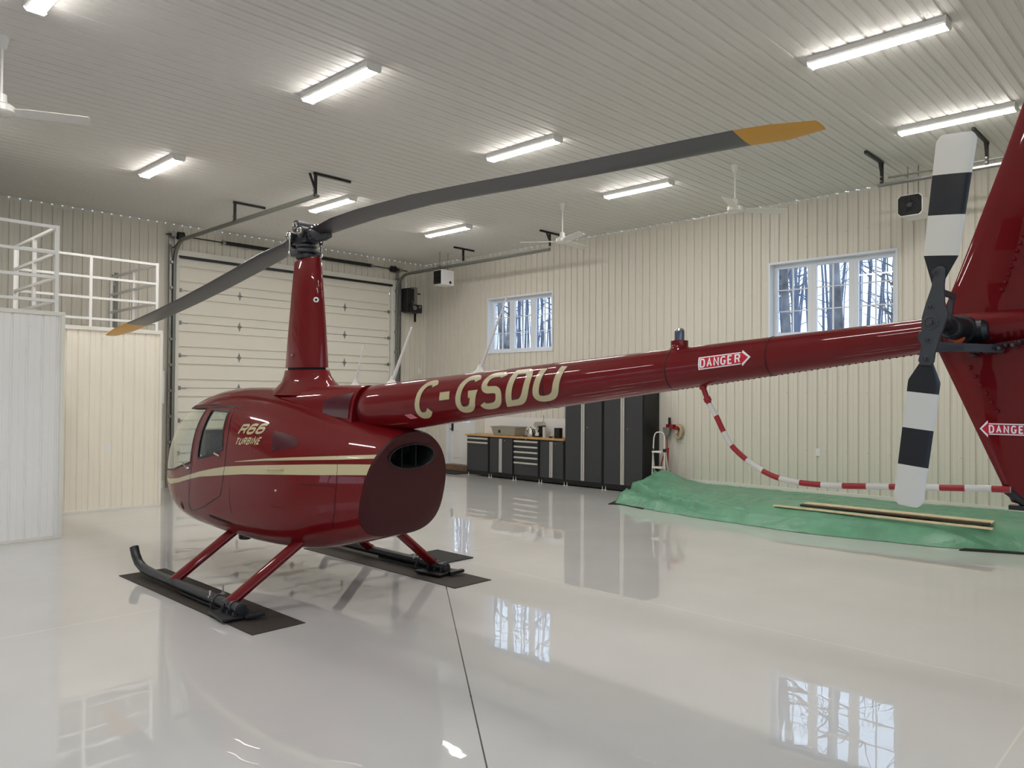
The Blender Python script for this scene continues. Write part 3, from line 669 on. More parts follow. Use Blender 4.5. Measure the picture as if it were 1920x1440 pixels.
for s, line in BL.items():
    P = [Vector(p) for p in line]; tot = sum((P[i + 1] - P[i]).length for i in range(len(P) - 1)); run = 0; rings = []; where = []
    for i, p in enumerate(P):
        if i: run += (P[i] - P[i - 1]).length
        t = (P[min(i + 1, len(P) - 1)] - P[max(i - 1, 0)]).normalized()
        lead = Vector((0, 0, 1)).cross(t).normalized() * 1.0     # leading edge side (advancing, seen from above)
        tip = i == len(P) - 1
        c = .27 if run > .45 else .20 + .07 * run / .45
        c = c if not tip else .15
        pitch = math.radians((-6 if s > 0 else 6) * (1 - .5 * run / tot)); nrm = t.cross(lead).normalized()
        if nrm.z < 0: nrm = -nrm
        cd = lead * math.cos(pitch) + nrm * math.sin(pitch); up = t.cross(cd).normalized()
        if up.z < 0: up = -up
        le = p + cd * (c * .32) - (cd * .05 if tip else Vector())
        rings.append([le - cd * u + up * h for u, h in airfoil(c, .105 if run > .5 else .2)]); where.append(run / tot)
    cut = len(P) - 3
    mb = MB(); mb.loft(rings[:cut + 1], True, False); b = make('rotor_blade', mb, M['dark'], heli, smooth=50)
    mb = MB(); mb.loft(rings[cut:], False, True); make('blade_tip', mb, M['yellow'], b, smooth=50)
    k = cut - 1; q = P[k]; d = (P[k + 1] - P[k]).normalized()
# tail boom
def bz(y): return 1.66243 + (y - 5.7) / (1.0 - 5.7) * (2.11933 - 1.66243)
def br(y): return .22343 + (y - 5.7) / (1.0 - 5.7) * (.08073 - .22343)
def bpt(y, deg, off=0.0, s=-1):
    a = math.radians(deg); r = br(y) + off; return Vector((HX + s * r * math.cos(a), y, bz(y) + r * math.sin(a)))
mb = MB(); rr = []
for i in range(41):
    y = 5.50 + (1.0 - 5.50) * i / 40; rr.append([tuple(bpt(y, 360 * k / 56)) for k in range(56)])
mb.loft([[tuple(Vector((HX, 5.52, bz(5.5))) + (Vector(p) - Vector((HX, 5.5, bz(5.5)))) * .94) for p in rr[0]]] + rr, True, True)
for i in range(44):
    y = 2.45 - i * .0325; mb.lathe(Vector((HX - .012, y, bz(y) - br(y) + .001)), [(.006, .002), (.005, -.004), (.001, -.005)], 8)
boom = make('tail_boom', mb, M['red'], heli, smooth=40)
mb = MB(); mb.cyl((HX, 5.75, bz(5.75)), (HX, 5.49, bz(5.49)), .19, None, 32); make('boom_bulkhead', mb, M['black_m'], heli, smooth=40)
for y in (3.45, 2.505, 1.885, 1.03):
    mb = MB(); mb.loft([[tuple(bpt(y + .004, 360 * k / 56, .0008)) for k in range(56)], [tuple(bpt(y + .003, 360 * k / 56, .0022)) for k in range(56)], [tuple(bpt(y - .003, 360 * k / 56, .0022)) for k in range(56)], [tuple(bpt(y - .004, 360 * k / 56, .0008)) for k in range(56)]], False, False); make('boom_seam', mb, M['redpanel'], boom, smooth=60)
# antennas, beacon
for bx_, tx_, r0, nm in (((4.06, 5.857, 1.885), (4.06, 5.724, 2.25), .009, 'antenna'), ((4.06, 5.314, 1.903), (4.06, 5.052, 2.365), .013, 'antenna'), ((4.06, 4.231, 1.976), (4.06, 3.947, 2.523), .009, 'antenna')):
    b, t = Vector(bx_), Vector(tx_); d = (t - b).normalized(); mb = MB()
    mb.loft([[(b.x + rx * math.cos(2 * math.pi * k / 16), b.y + off + ry * math.sin(2 * math.pi * k / 16), b.z + h) for k in range(16)] for rx, ry, h, off in ((.042, .075, -.012, 0), (.036, .062, .008, 0), (.020, .030, .030, -.008), (.013, .017, .07, -.02))], True, True)
    mb.tube([b + d * .03, b.lerp(t, .5), t], [r0 * 1.3, r0, r0 * .6], 8); mb.lathe(t, [(.008, -.01), (.010, 0), (.006, .014)], 8, d); make(nm, mb, M['white_gloss'], boom if b.y < 5.5 else cowl, smooth=40)
mb = MB(); mb.lathe((HX, 2.481, 2.06), [(.075, 0), (.06, .035), (.052, .05), (.052, .085), (.048, .088)], 24); bb = make('beacon_base', mb, M['red'], boom, smooth=35)
mb = MB(); mb.lathe((HX, 2.481, 2.148), [(.03, 0), (.03, .055), (.028, .06)], 20); bl = make('beacon', mb, mat('blue grey beacon glass', (66, 76, 96), .12, coat=1), boom, smooth=35)
mb = MB(); mb.lathe((HX, 2.481, 2.207), [(.029, 0), (.024, .012), (.001, .016)], 20); make('beacon_cap', mb, M['chrome'], bl, smooth=35)
# tail rotor guard: candy striped tube
GP = [(2.335, 1.90), (2.322, 1.867), (2.28, 1.767), (2.235, 1.696), (2.187, 1.605), (2.136, 1.528), (2.045, 1.454), (1.949, 1.398), (1.851, 1.364), (1.738, 1.350), (1.623, 1.348), (1.513, 1.352), (1.394, 1.360), (1.285, 1.367), (1.17, 1.375), (1.06, 1.382), (.953, 1.389), (.845, 1.395), (.772, 1.398)]
den = []; own = []
for i in range(len(GP) - 1):
    for k in range(4):
        p0, p1, p2, p3 = (Vector(GP[max(i - 1, 0)]), Vector(GP[i]), Vector(GP[i + 1]), Vector(GP[min(i + 2, len(GP) - 1)])); t = k / 4
        q = .5 * ((2 * p1) + (-p0 + p2) * t + (2 * p0 - 5 * p1 + 4 * p2 - p3) * t * t + (-p0 + 3 * p1 - 3 * p2 + p3) * t ** 3); den.append((HX, q.x, q.y)); own.append(i)
den.append((HX, *GP[-1]))
isred = lambda i: 1 if (i < 2 or (i >= 3 and i % 2 == 1 and i < 13) or i in (13, 15, 17)) else 0
mb = MB(); mb.tube(den, .0155, 12, True, lambda j: isred(own[j])); gd_ = make('tail_rotor_guard', mb, [M['blwhite'], M['redflat']], heli, smooth=50)
for t in (2, 4, 7): p = Vector(den[t]); make('guard_clamp', MB().lathe(p, [(.022, -.012), (.022, .012)], 14, Vector(den[t + 1]) - p), M['redflat'], gd_, smooth=40)
# tail fins
def fin(name, pts, x, th):
    """pts: (y_lead, y_trail, z) stations"""
    mb = MB(); rr = []
    for yl, yt, z in pts: c = yl - yt; rr.append([(x + h, yl - u, z) for u, h in airfoil(c, th)])
    mb.loft(rr, True, True)
    for i in range(22 if name == 'upper_fin' else 6):
        t = i / 21
        y, z, q = (.80 - .24 * t, 2.30 + .72 * t, -.024 + .008 * t) if name == 'upper_fin' else (.93 - .45 * t, 1.95 - .84 * t, -.018)
        mb.lathe((HX + q, y, z), [(.010, -.006), (.008, .005), (.001, .006)], 10, (-1, 0, 0))
    return make(name, mb, M['red'], heli, smooth=50)
fu = fin('upper_fin', [(1.10, .42, 2.05), (1.045, .38, 2.23), (.972, .33, 2.426), (.862, .28, 2.734), (.788, .23, 2.941), (.725, .20, 3.132), (.69, .19, 3.22), (.64, .22, 3.25)], HX + .02, .075)
fl2 = fin('lower_fin', [(.70, .55, 1.325), (.772, .52, 1.34), (.803, .50, 1.402), (.866, .44, 1.548), (.974, .36, 1.804), (1.064, .30, 2.015), (1.09, .30, 2.08)], HX + .02, .075)
mb = MB(); mb.cyl((HX, 1.02, bz(1.0)), (HX, .42, bz(.55)), .085, .05, 24); make('tail_cone_end', mb, M['red'], heli, smooth=40)
mb = MB(); mb.tube([(HX + .02, .80, 1.40), (HX + .02, .66, 1.29), (HX + .02, .58, 1.30)], .02, 10); mb.obox((HX + .02, .70, 1.318), .05, .16, .02); make('tail_skid', mb, M['black'], heli, smooth=40)
mb = MB(); mb.loft([[(HX + .05 + d, .62 - u, 2.14 + h) for u, h in airfoil(c, .1)] for d, c in ((0, .36), (.5, .35), (1.0, .34), (1.05, .28))], True, True); make('stabiliser', mb, M['red'], heli, smooth=50)
# tail rotor
TX = 3.58; tc = Vector((TX, .962, 2.126)); ax_t = Vector((0, -.0965, .78)).normalized(); sd_t = Vector((0, ax_t.z, -ax_t.y))
def tr(u, r, d=0.0): return tc + ax_t * r + sd_t * u + Vector((-d, 0, 0))
HP = [(.020, .235), (.028, .225), (.030, .16), (.040, .09), (.060, .04), (.050, -.02), (.038, -.07), (.030, -.13), (.030, -.165), (.018, -.182), (-.018, -.182), (-.030, -.165), (-.026, -.11), (-.034, -.04), (-.038, .02), (-.030, .08), (-.018, .14), (-.012, .19), (-.012, .225), (-.002, .235)]
mb = MB(); mb.prism(HP, lambda u, v, d: tr(-u, v, d), .0, .022); tp = make('tail_rotor_hub', mb, M['hubdark'], heli, bevel=.003)
for (u, r, q) in ((0, 0, .030), (-.008, .065, .012), (.0, -.075, .012), (-.008, .21, .014), (0, -.155, .014)): make('tail_hub_bolt', MB().lathe(tr(-u, r, .021), [(q, 0), (q, .004), (q * .75, .005), (q * .7, .002), (q * .35, .002), (q * .3, .012), (.001, .013)], 16, (-1, 0, 0)), M['hub'], tp, smooth=35)
for s in (1, -1):
    c0, c1 = (.070, .080) if s > 0 else (.062, .058)
    oy = -.014 if s > 0 else .004
    O = [(-.014, .155), (.018, .155), (c0, .265 if s > 0 else .225), (c1, .70), (c1 + .002, .765), (c1 - .01, .785), (-c1 + .012, .79), (-c1 + .002, .77), (-c0, .285 if s > 0 else .245)]
    O = [(p[0] + oy * 0, p[1]) for p in O]
    def tri(rlo, rhi):   # part of the blade between two radii
        n = 14; ring = []
        def w(r):
            if r < .155: return .018
            k = (.285 if s > 0 else .25)
            if r < k: return .018 + (c0 - .018) * (r - .155) / (k - .155)
            w_ = c0 + (c1 - c0) * (r - k) / (.785 - k)
            if r > .755: w_ -= .022 * ((r - .755) / .035) ** 2
            return w_
        for i in range(n + 1):
            r = rlo + (rhi - rlo) * i / n; ww = w(r); ring.append([tr(0, 0) + ax_t * (s * r) + sd_t * (u - ww) + Vector((-h - .004 + (u - ww) * (.10 * s), 0, 0)) for u, h in airfoil(2 * ww, .10, 9)])
        return ring
    edges = [.150, .29 if s > 0 else .285, .435, .605 if s > 0 else .60, .79] if s > 0 else [.150, .30, .435, .60, .79]
    edges = [.150, .282, .452, .622, .79] if s > 0 else [.150, .30, .455, .615, .79]
    mb = MB(); mb.loft(tri(edges[0], edges[1]), True, False); b = make('tail_rotor_blade', mb, M['blblack'], heli, smooth=50)
    for i, mm in ((1, 'blwhite'), (2, 'blblack'), (3, 'blwhite')): mb = MB(); mb.loft(tri(edges[i], edges[i + 1]), False, i == 3); make('blade_band', mb, M[mm], b, smooth=50)
# tail gearbox and controls
mb = MB(); mb.cyl((TX, .962, 2.126), (HX - .02, .94, 2.12), .022, .022, 14); mb.tube([(HX - .32, .955, 2.122), (HX - .25, .95, 2.121), (HX - .249, .95, 2.121), (HX - .12, .945, 2.12), (HX - .119, .945, 2.12), (HX + .02, .94, 2.115)], [.034, .036, .052, .054, .066, .072], 24); mb.lathe((HX - .07, .93, 2.11), [(.05, 0), (.05, .07), (.035, .09)], 20, (0, -1, .1)); tg = make('tail_gearbox', mb, M['black'], heli, smooth=35)
mb = MB(); mb.lathe((HX - .27, .951, 2.121), [(.040, 0), (.044, .006), (.044, .012), (.040, .018)], 24, (1, 0, 0)); make('gearbox_ring', mb, M['hub'], tg, smooth=35)
mb = MB(); mb.lathe((HX - .17, .955, 2.06), [(.026, 0), (.03, .03), (.024, .05)], 14, (0, -.5, .8)); make('temperature_strip', mb, M['orange'], tg, smooth=35)
mb = MB(); mb.bar((TX + .10, .99, 2.015), (HX - .02, .86, 2.045), .06, .02); mb.bar((TX + .16, .99, 2.035), (HX - .05, .80, 2.03), .035, .035); mb.bar((TX + .03, .93, 2.255), (TX + .20, .93, 2.255), .018, .022); mb.bar((TX + .18, .93, 2.26), (TX + .18, .945, 2.13), .018, .022); mb.lathe((TX + .05, 1.0, 2.07), [(.03, -.01), (.034, 0), (.03, .012)], 14, (1, 0, 0)); make('pitch_control', mb, M['hubdark'], tg, smooth=35)
for i in range(8):
    p = Vector((HX - .10, .90 - .026 * i, 2.005 + .006 * i + .008 * (i % 2))); mb = MB(); mb.lathe(p, [(.008, 0), (.010, .006), (.006, .012)], 8, (-1, 0, .2)); mb.cyl(p, p + Vector((.08, 0, 0)), .009, None, 8); make('gearbox_stud', mb, M['black'] if i % 2 else M['hub'], tg, smooth=35)
for s, (y, r) in ((1, (1.02, .17)), (-1, (1.01, -.14))):
    mb = MB(); a = tr(-.05, r * .0 + .02 * s, -.05); mb.lathe(a + Vector((0, .035, -.03)), [(.018, 0), (.02, .014), (.012, .02)], 10, (0, 1, 0)); make('tail_pitch_link', mb, M['hub'], tg, smooth=40)
# landing gear
def skid(x, s):
    mb = MB(); mb.tube([(x, 5.80, .085), (x, 6.5, .085), (x, 7.3, .085), (x, 7.62, .087), (x, 7.80, .098), (x, 7.93, .135), (x, 8.01, .20), (x, 8.055, .27)], .043, 18); sk = make('skid_tube', mb, M['skid'], heli, smooth=45)
    mb = MB(); mb.obox((x, 6.35, .036), .075, 1.1, .02); mb.obox((x + .0, 5.95, .030), .30, .34, .022, Matrix.Rotation(math.radians(6 * s), 3, 'Z')); mb.bar((x, 5.76, .036), (x + s * -.0 + .15, 5.72, .05), .05, .03); make('skid_shoe', mb, M['black'], sk, bevel=.006)
    for y in (5.83, 5.93, 6.03, 6.22):
        mb = MB(); mb.lathe((x, y, .085), [(.050, -.012), (.052, -.006), (.052, .006), (.050, .012)], 20, (0, 1, 0))
        mb.bar((x - .07, y, .055), (x + .07, y, .055), .012, .012)
        for q in (-1, 1): mb.cyl((x + q * .062, y, .03), (x + q * .062, y, .075), .007, None, 8)
        make('shoe_clamp', mb, M['hub'], sk, smooth=35)
    mb = MB(); mb.cyl((x - .06, 6.24, .12), (x - .06, 6.24, .175), .009); mb.cyl((x + .06, 6.26, .12), (x + .06, 6.26, .185), .009); mb.bar((x - .075, 6.24, .125), (x + .075, 6.26, .125), .02, .014); make('wheel_bracket', mb, M['chrome'], sk, smooth=35)
    for yb, yt, zt, dx in ((7.10, 6.99, .515, .55), (6.02, 5.92, .515, .53)):
        a = Vector((x, yb, .10)); b = Vector((HX + s * dx, yt, zt)); d = (b - a).normalized(); sdv = Vector((0, 1, 0)); sdv = (sdv - d * sdv.dot(d)).normalized(); nv = d.cross(sdv)
        mb = MB(); mb.loft([[p + sdv * (.066 * math.cos(2 * math.pi * k / 24)) + nv * (.040 * math.sin(2 * math.pi * k / 24)) for k in range(24)] for p in (a - d * .01, a.lerp(b, .5), b + d * .10)], True, True); st = make('gear_strut', mb, M['red'], heli, smooth=50)
        mb = MB(); mb.lathe(a - d * .03, [(.052, 0), (.050, .03)], 18, d); make('strut_foot', mb, M['skid'], st, smooth=40)
    return sk
skid(2.975, -1); skid(HX + (HX - 2.975), 1)
# cabin interior
mb = MB(); mb.box(HX - .52, HX + .52, 6.28, 6.32, .6, 1.48); make('rear_bulkhead', mb, M['lining'], heli)
mb = MB(); mb.box(HX - .5, HX + .5, 6.3, 8.4, .60, .63); make('cabin_floor', mb, M['lining'], heli)
for x in (HX - .30, HX + .30):
    for y in (7.02,):
        mb = MB(); mb.obox((x, y + .22, .86), .46, .5, .16); mb.obox((x, y - .02, 1.18), .44, .12, .62, Matrix.Rotation(math.radians(8), 3, 'X')); st = make('seat', mb, M['blue'], heli, bevel=.04)
        mb = MB(); mb.obox((x, y - .05, 1.50), .26, .09, .16); make('headrest', mb, M['blue'], st, bevel=.03)
mb = MB(); mb.obox((HX, 8.38, .92), .30, .22, .56); mb.obox((HX, 8.36, 1.26), .52, .16, .30); ic = make('instrument_console', mb, M['black'], heli, bevel=.03)
for dx in (-.16, 0, .16): make('instrument_screen', MB().obox((HX + dx, 8.272, 1.28), .13, .012, .16), mat('instrument glass with painted blue reflection', (24, 48, 84), .1, coat=1), ic, bevel=.004)  # blue reflections on the glass are put into its base colour
mb = MB(); mb.tube([(HX, 7.75, .62), (HX, 7.70, .95), (HX, 7.62, 1.06)], .018, 8); mb.tube([(HX - .3, 7.60, 1.02), (HX, 7.62, 1.06), (HX + .3, 7.60, 1.02)], .016, 8); make('cyclic_stick', mb, M['black'], heli, smooth=40)
mb = MB(); mb.bar((HX + .60, 7.10, 1.22), (HX + .46, 7.02, 1.70), .05, .07); mb.bar((HX - .60, 6.90, .75), (HX - .50, 6.80, 1.60), .04, .05); make('door_post', mb, M['black'], heli)

# ---- lettering: stroke glyphs laid on curved skins
def arc(cx, cy, rx, ry, a0, a1, n=12, p=2.6):
    o = []
    for i in range(n + 1):
        a = math.radians(a0 + (a1 - a0) * i / n); c, s = math.cos(a), math.sin(a); o.append((cx + rx * math.copysign(abs(c) ** (2 / p), c), cy + ry * math.copysign(abs(s) ** (2 / p), s)))
    return o
GLY = {
 'C': (1.0, [arc(.5, .5, .5, .5, 38, 322, 26)]),
 'G': (1.0, [arc(.5, .5, .5, .5, 38, 318, 26) + [(.97, .45), (.62, .45)]]),
 'S': (1.0, [arc(.5, .75, .5, .25, 25, 180, 14) + arc(.5, .75, .5, .25, 180, 255, 6)[1:] + arc(.5, .25, .5, .25, 75, -75, 14) + arc(.5, .25, .5, .25, -90, -155, 6)]),
 'D': (1.0, [[(0, 1), (0, 0), (.35, 0)] + arc(.45, .5, .55, .5, -80, 80, 18) + [(.35, 1), (0, 1), (0, .9)]]),
 'U': (1.0, [[(0, 1), (0, .4)] + arc(.5, .3, .5, .3, 180, 360, 16) + [(1, .4), (1, 1)]]),
 'R': (1.0, [[(0, 0), (0, 1), (.7, 1)] + arc(.7, .76, .3, .24, 80, -80, 8) + [(.7, .52), (0, .52)], [(.55, .52), (.78, .40), (.95, 0)]]),
 '6': (1.0, [arc(.5, .75, .48, .25, 25, 170, 10) + [(.02, .5)] + arc(.5, .29, .48, .29, 180, 540, 26)]),
 'T': (1.0, [[(0, 1), (1, 1)], [(.5, 1), (.5, 0)]]),
 'B': (1.0, [[(0, 0), (0, 1), (.65, 1)] + arc(.65, .77, .3, .23, 80, -80, 8) + [(.65, .53)] + arc(.68, .265, .32, .265, 80, -80, 8) + [(.65, 0), (0, 0), (0, .1)], [(0, .53), (.65, .53)]]),
 'I': (.25, [[(.5, 0), (.5, 1)]]),
 'N': (1.0, [[(0, 0), (0, 1), (1, 0), (1, 1)]]),
 'E': (.9, [[(1, 1), (0, 1), (0, 0), (1, 0)], [(0, .5), (.85, .5)]]),
 'A': (1.0, [[(0, 0), (.5, 1), (1, 0)], [(.2, .34), (.8, .34)]]),
 '-': (.6, [[(0, .5), (1, .5)]]),
}
def ribbon(mb, pts, w, fn):
    """flat ribbon of width w along 2D pts, mitred; fn(u, v) -> world"""
    P = []
    for p in pts:
        if not P or math.hypot(p[0] - P[-1][0], p[1] - P[-1][1]) > 1e-6: P.append(p)
    L, R = [], []
    for i, p in enumerate(P):
        d0 = Vector((P[i][0] - P[i - 1][0], P[i][1] - P[i - 1][1])).normalized() if i else None
        d1 = Vector((P[i + 1][0] - P[i][0], P[i + 1][1] - P[i][1])).normalized() if i < len(P) - 1 else None
        d0 = d0 or d1; d1 = d1 or d0
        n0 = Vector((-d0.y, d0.x)); n1 = Vector((-d1.y, d1.x)); m = n0 + n1
        if m.length < .2: m = n0.copy()
        m.normalize(); k = w / 2 / max(.45, m.dot(n1)); L.append((p[0] + m.x * k, p[1] + m.y * k)); R.append((p[0] - m.x * k, p[1] - m.y * k))
    dl, dr, dc = [L[0]], [R[0]], []
    for i in range(len(P) - 1):
        n = max(1, int(math.hypot(P[i + 1][0] - P[i][0], P[i + 1][1] - P[i][1]) / .02))
        for k in range(1, n + 1):
            t = k / n; dl.append((L[i][0] + (L[i + 1][0] - L[i][0]) * t, L[i][1] + (L[i + 1][1] - L[i][1]) * t)); dr.append((R[i][0] + (R[i + 1][0] - R[i][0]) * t, R[i][1] + (R[i + 1][1] - R[i][1]) * t))
    rows = [[fn(a[0] + (b[0] - a[0]) * j / 3, a[1] + (b[1] - a[1]) * j / 3) for a, b in zip(dl, dr)] for j in range(4)]
    mb.grid(rows)
def letters(name, txt, fn, h, cw, gap, w, m, parent, starts=None, shear=0.0, widths=None):
    """fn(u, v): u along the reading direction in metres, v up in metres"""
    u = 0.0
    for i, ch in enumerate(txt):
        gw, strokes = GLY[ch]; wid = (widths[i] if widths else cw * gw)
        if starts: u = starts[i]
        mb = MB()
        for st in strokes:
            wk = w * (1.1 if ch == '-' else 1)
            ribbon(mb, [(u + w / 2 + x * (wid - w) + shear * (w / 2 + y * (h - w)), w / 2 + y * (h - w)) for x, y in st], wk, fn)
        make(name, mb, m, parent, recalc=False); u += wid + gap
# registration on both sides of the boom
LH = .32
for s in (-1, 1):
    def on_boom(off, s=s):
        if s < 0: return lambda u, v: bpt(4.770 - u, -45 + 100 * v / LH, off, -1)
        return lambda u, v: bpt(3.30 + u, -45 + 100 * v / LH, off, 1)
    st = [-.02, .232, .442, .690, .955, 1.205]; wd = [.225, .175, .232, .235, .222, .238]
    for w_, m_, off in ((.065, 'dkgold', .0018), (.055, 'gold', .0026)):
        e = (.065 - w_) / 2
        letters('registration_letter' if m_ == 'gold' else 'letter_outline', 'C-GSDU', (lambda u, v, f=on_boom(off), e=e: f(u, v)), LH, .18, .06, w_, M[m_], boom, starts=[x + e for x in st], widths=[x - 2 * e for x in wd], shear=.22)
# R66 TURBINE
for s in (-1, 1):
    def on_cab(y0, z0, s=s):
        if s < 0: return lambda u, v: fside(y0 - u, z0 + .055 * u + v, .003, -1)
        return lambda u, v: fside(y0 - .47 + u, z0 + .055 * (.47 - u) + v, .003, 1)
    letters('model_letter', 'R66', on_cab(6.765, 1.428), .098, .118, .014, .0225, M['gold'], fus, shear=.25)
    letters('turbine_letter', 'TURBINE', on_cab(6.75, 1.337), .066, .052, .0115, .0145, M['gold'], fus, shear=.2, widths=[.05, .052, .05, .052, .0165, .054, .046])
# danger arrows: on the boom (pointing aft) and on the lower fin (pointing forward)
def arrow(name, fn, L, h, head, flip, parent, hl, g0=.008):
    """fn(u, v): flat arrow of length L; body height h, head height head"""
    for k, (m, g) in enumerate((('deck_w', 0), ('deck_r', g0))):
        mb = MB(); rows = []; n = 24
        for j in range(7):
            r = []
            for i in range(n + 1):
                t = i / n; u = g + (L - hl - 2 * g) * t + (0 if g == 0 else .0); hh = h / 2 - g; r.append(fn(u if not flip else L - u, -hh + 2 * hh * j / 6, .002 + .0008 * k))
            rows.append(r)
        mb.grid(rows); rows = []
        for j in range(7):
            r = []
            for i in range(9):
                t = i / 8; u = L - hl - (g if k else 0) + (hl - g * .8) * t; hh = (head / 2 - g * 1.5) * (1 - t); r.append(fn(u if not flip else L - u, -hh + 2 * hh * j / 6, .0021 + .0008 * k))
            rows.append(r)
        mb.grid(rows); make(name if k == 0 else 'danger_field', mb, M[m], parent, recalc=False)
for s in (-1, 1):
    cv = (lambda u, v, o, s=s: bpt(2.284 - u, 1.5 + math.degrees(v / .145), o, s))
    arrow('danger_arrow', cv, .318, .088, .118, False, boom, .052)
    f2 = (lambda u, v, s=s: bpt((2.284 - u) if s < 0 else (2.02 + u - .0), 1.5 + math.degrees((v - .031) / .145), .0036, s))
    letters('danger_letter', 'DANGER', f2, .062, .034, .0085, .0095, M['deck_w'], boom, starts=[.011 + .0425 * i for i in range(6)])
def on_fin(u, v, o):   # left face of the lower fin; u runs aft from the leading edge
    y = .895 - u; z = 1.668 + v
    for i in range(1): pass
    yl = .866 + (z - 1.548) / (1.804 - 1.548) * (.974 - .866); yt = .44 + (z - 1.548) / (1.804 - 1.548) * (.36 - .44); c = yl - yt; q = min(max((yl - y) / c, .001), .999)
    hth = 5 * .075 * c * (.2969 * math.sqrt(q) - .126 * q - .3516 * q * q + .2843 * q ** 3 - .1015 * q ** 4)
    return Vector((HX + .02 - hth - o, y, z))
arrow('danger_arrow', lambda u, v, o: on_fin(u, v, o), .225, .052, .078, True, fl2, .034, .005)
letters('danger_letter', 'DANGER', lambda u, v: on_fin(u + .034, v - .018, .0036), .036, .022, .007, .0062, M['deck_w'], fl2, starts=[.004 + .0292 * i for i in range(6)])
# small placard on the boom
mb = MB(); mb.grid([[bpt(4.905 - .085 * i / 6 - .012 * j, -27 - 13 * j / 4 , .002) for i in range(7)] for j in range(5)]); pl = make('placard', mb, mat('pink placard', (214, 140, 152), .4), boom, recalc=False)
mb = MB()
for j in range(3): mb.grid([[bpt(4.895 - .065 * i / 6 - .012 * (j + 1), -28.5 - 3.4 * j - d, .0026) for i in range(7)] for d in (0, 1.3)])
make('placard_lines', mb, M['deck_r'], pl, recalc=False)
# ------------------------------------------------------------------ ceiling lamps
LAMPS = [  # x of the near long side, far y end, label
 (4.40, 11.95, 'ceiling lamp close to the overhead door, above the white railing'), (7.31, 12.0, 'lit ceiling lamp just above the rotor hub and door rail'),
 (10.06, 12.1, 'lit ceiling lamp behind the rotor blade, close to the room corner'), (4.478, 7.53, 'lit ceiling lamp high above the nose, before the rotor hub and track'),
 (7.355, 7.55, 'lit ceiling lamp over the middle of the long rotor blade'), (10.04, 7.56, 'lit ceiling lamp between the two ceiling fans by the window wall'),
 (7.365, 3.09, 'lit ceiling lamp above the yellow blade tip'), (10.02, 3.075, 'lit ceiling lamp above the tail rotor'),
 (1.80, 7.48, 'lit ceiling lamp cut off at the very top over the near partition')]
def lamp(x, y1, label):
    t = thing('ceiling_lamp', label, 'ceiling lamp', (x + .085, y1 - .61, ZC), 'white batten lamps on the ceiling')
    y0 = y1 - 1.22; mb = MB()
    mb.prism([(x, ZC + .004), (x + .17, ZC + .004), (x + .17, ZC - .045), (x + .155, ZC - .062), (x + .015, ZC - .062), (x, ZC - .045)], lambda u, v, d: (u, d, v), y0, y1)
    for e in (y0 - .006, y1 - .006): mb.prism([(x - .004, ZC + .004), (x + .174, ZC + .004), (x + .174, ZC - .06), (x + .15, ZC - .084), (x + .02, ZC - .084), (x - .004, ZC - .06)], lambda u, v, d: (u, d, v), e, e + .012)
    make('housing', mb, M['white'], t)
    mb = MB(); mb.prism([(x + .014, ZC - .058), (x + .156, ZC - .058), (x + .150, ZC - .074), (x + .12, ZC - .080), (x + .05, ZC - .080), (x + .020, ZC - .074)], lambda u, v, d: (u, d, v), y0 + .008, y1 - .008); make('diffuser', mb, M['lens'], t)
    return t
for a in LAMPS: lamp(*a)
for x, y in ((1.80, 11.95), (4.43, 3.09), (1.80, 3.09), (-1.0, 3.09), (-1.0, 7.5)): lamp(x, y, 'lit ceiling lamp outside the picture, over the open floor beside the camera')

# ceiling fans
def fan(c, top, angs, label):
    """c = motor centre; angs measured in degrees in the floor plane"""
    t = thing('ceiling_fan', label, 'ceiling fan', (c[0], c[1], ZC), 'white three-bladed ceiling fans')
    mb = MB(); mb.lathe((c[0], c[1], ZC), [(.055, 0), (.055, -.02), (.040, -.10), (.022, -.115)], 20); mb.box(c[0] - .06, c[0] + .06, c[1] - .05, c[1] + .05, ZC - .012, ZC + .003); make('canopy', mb, M['white'], t, smooth=40)
    mb = MB(); mb.cyl((c[0], c[1], ZC - .10), (c[0], c[1], c[2] + .10), .012, None, 12); make('downrod', mb, M['white'], t, smooth=40)
    mb = MB(); mb.lathe(c, [(.02, .15), (.045, .14), (.05, .06), (.09, .05), (.112, .03), (.112, -.02), (.09, -.045), (.03, -.06), (.001, -.062)], 28); mo = make('motor', mb, M['white_gloss'], t, smooth=40)
    for a in angs:
        d = Vector((math.cos(math.radians(a)), math.sin(math.radians(a)), 0)); s = Vector((-d.y, d.x, 0)); C_ = Vector(c) + Vector((0, 0, -.012))
        mb = MB(); rows = []
        for r, w in ((.10, .03), (.16, .045), (.22, .06), (.45, .066), (.72, .07), (.735, .06)):
            rows.append([C_ + d * r + s * (w * k) + Vector((0, 0, -.02 * k + h)) for k, h in ((-1, 0), (1, 0), (1, .005), (-1, .005))])
        mb.loft(rows, True, True); make('fan_blade', mb, M['white_gloss'], t)
def iv(a):   # angle in the picture plane -> angle on the floor (right = 0, away = 90)
    return a - 46.3
fan((10.12, 8.50, 4.49), None, [iv(172), iv(52), iv(-68)], 'white ceiling fan on the long rod by the small window')
fan((10.10, 5.27, 4.50), None, [iv(125), iv(5), iv(-115)], 'white ceiling fan just above the larger window, near the fan heater')
fan((1.853, 8.40, 4.45), None, [iv(22), iv(142), iv(262)], 'white ceiling fan cut off by the picture edge above the near partition')

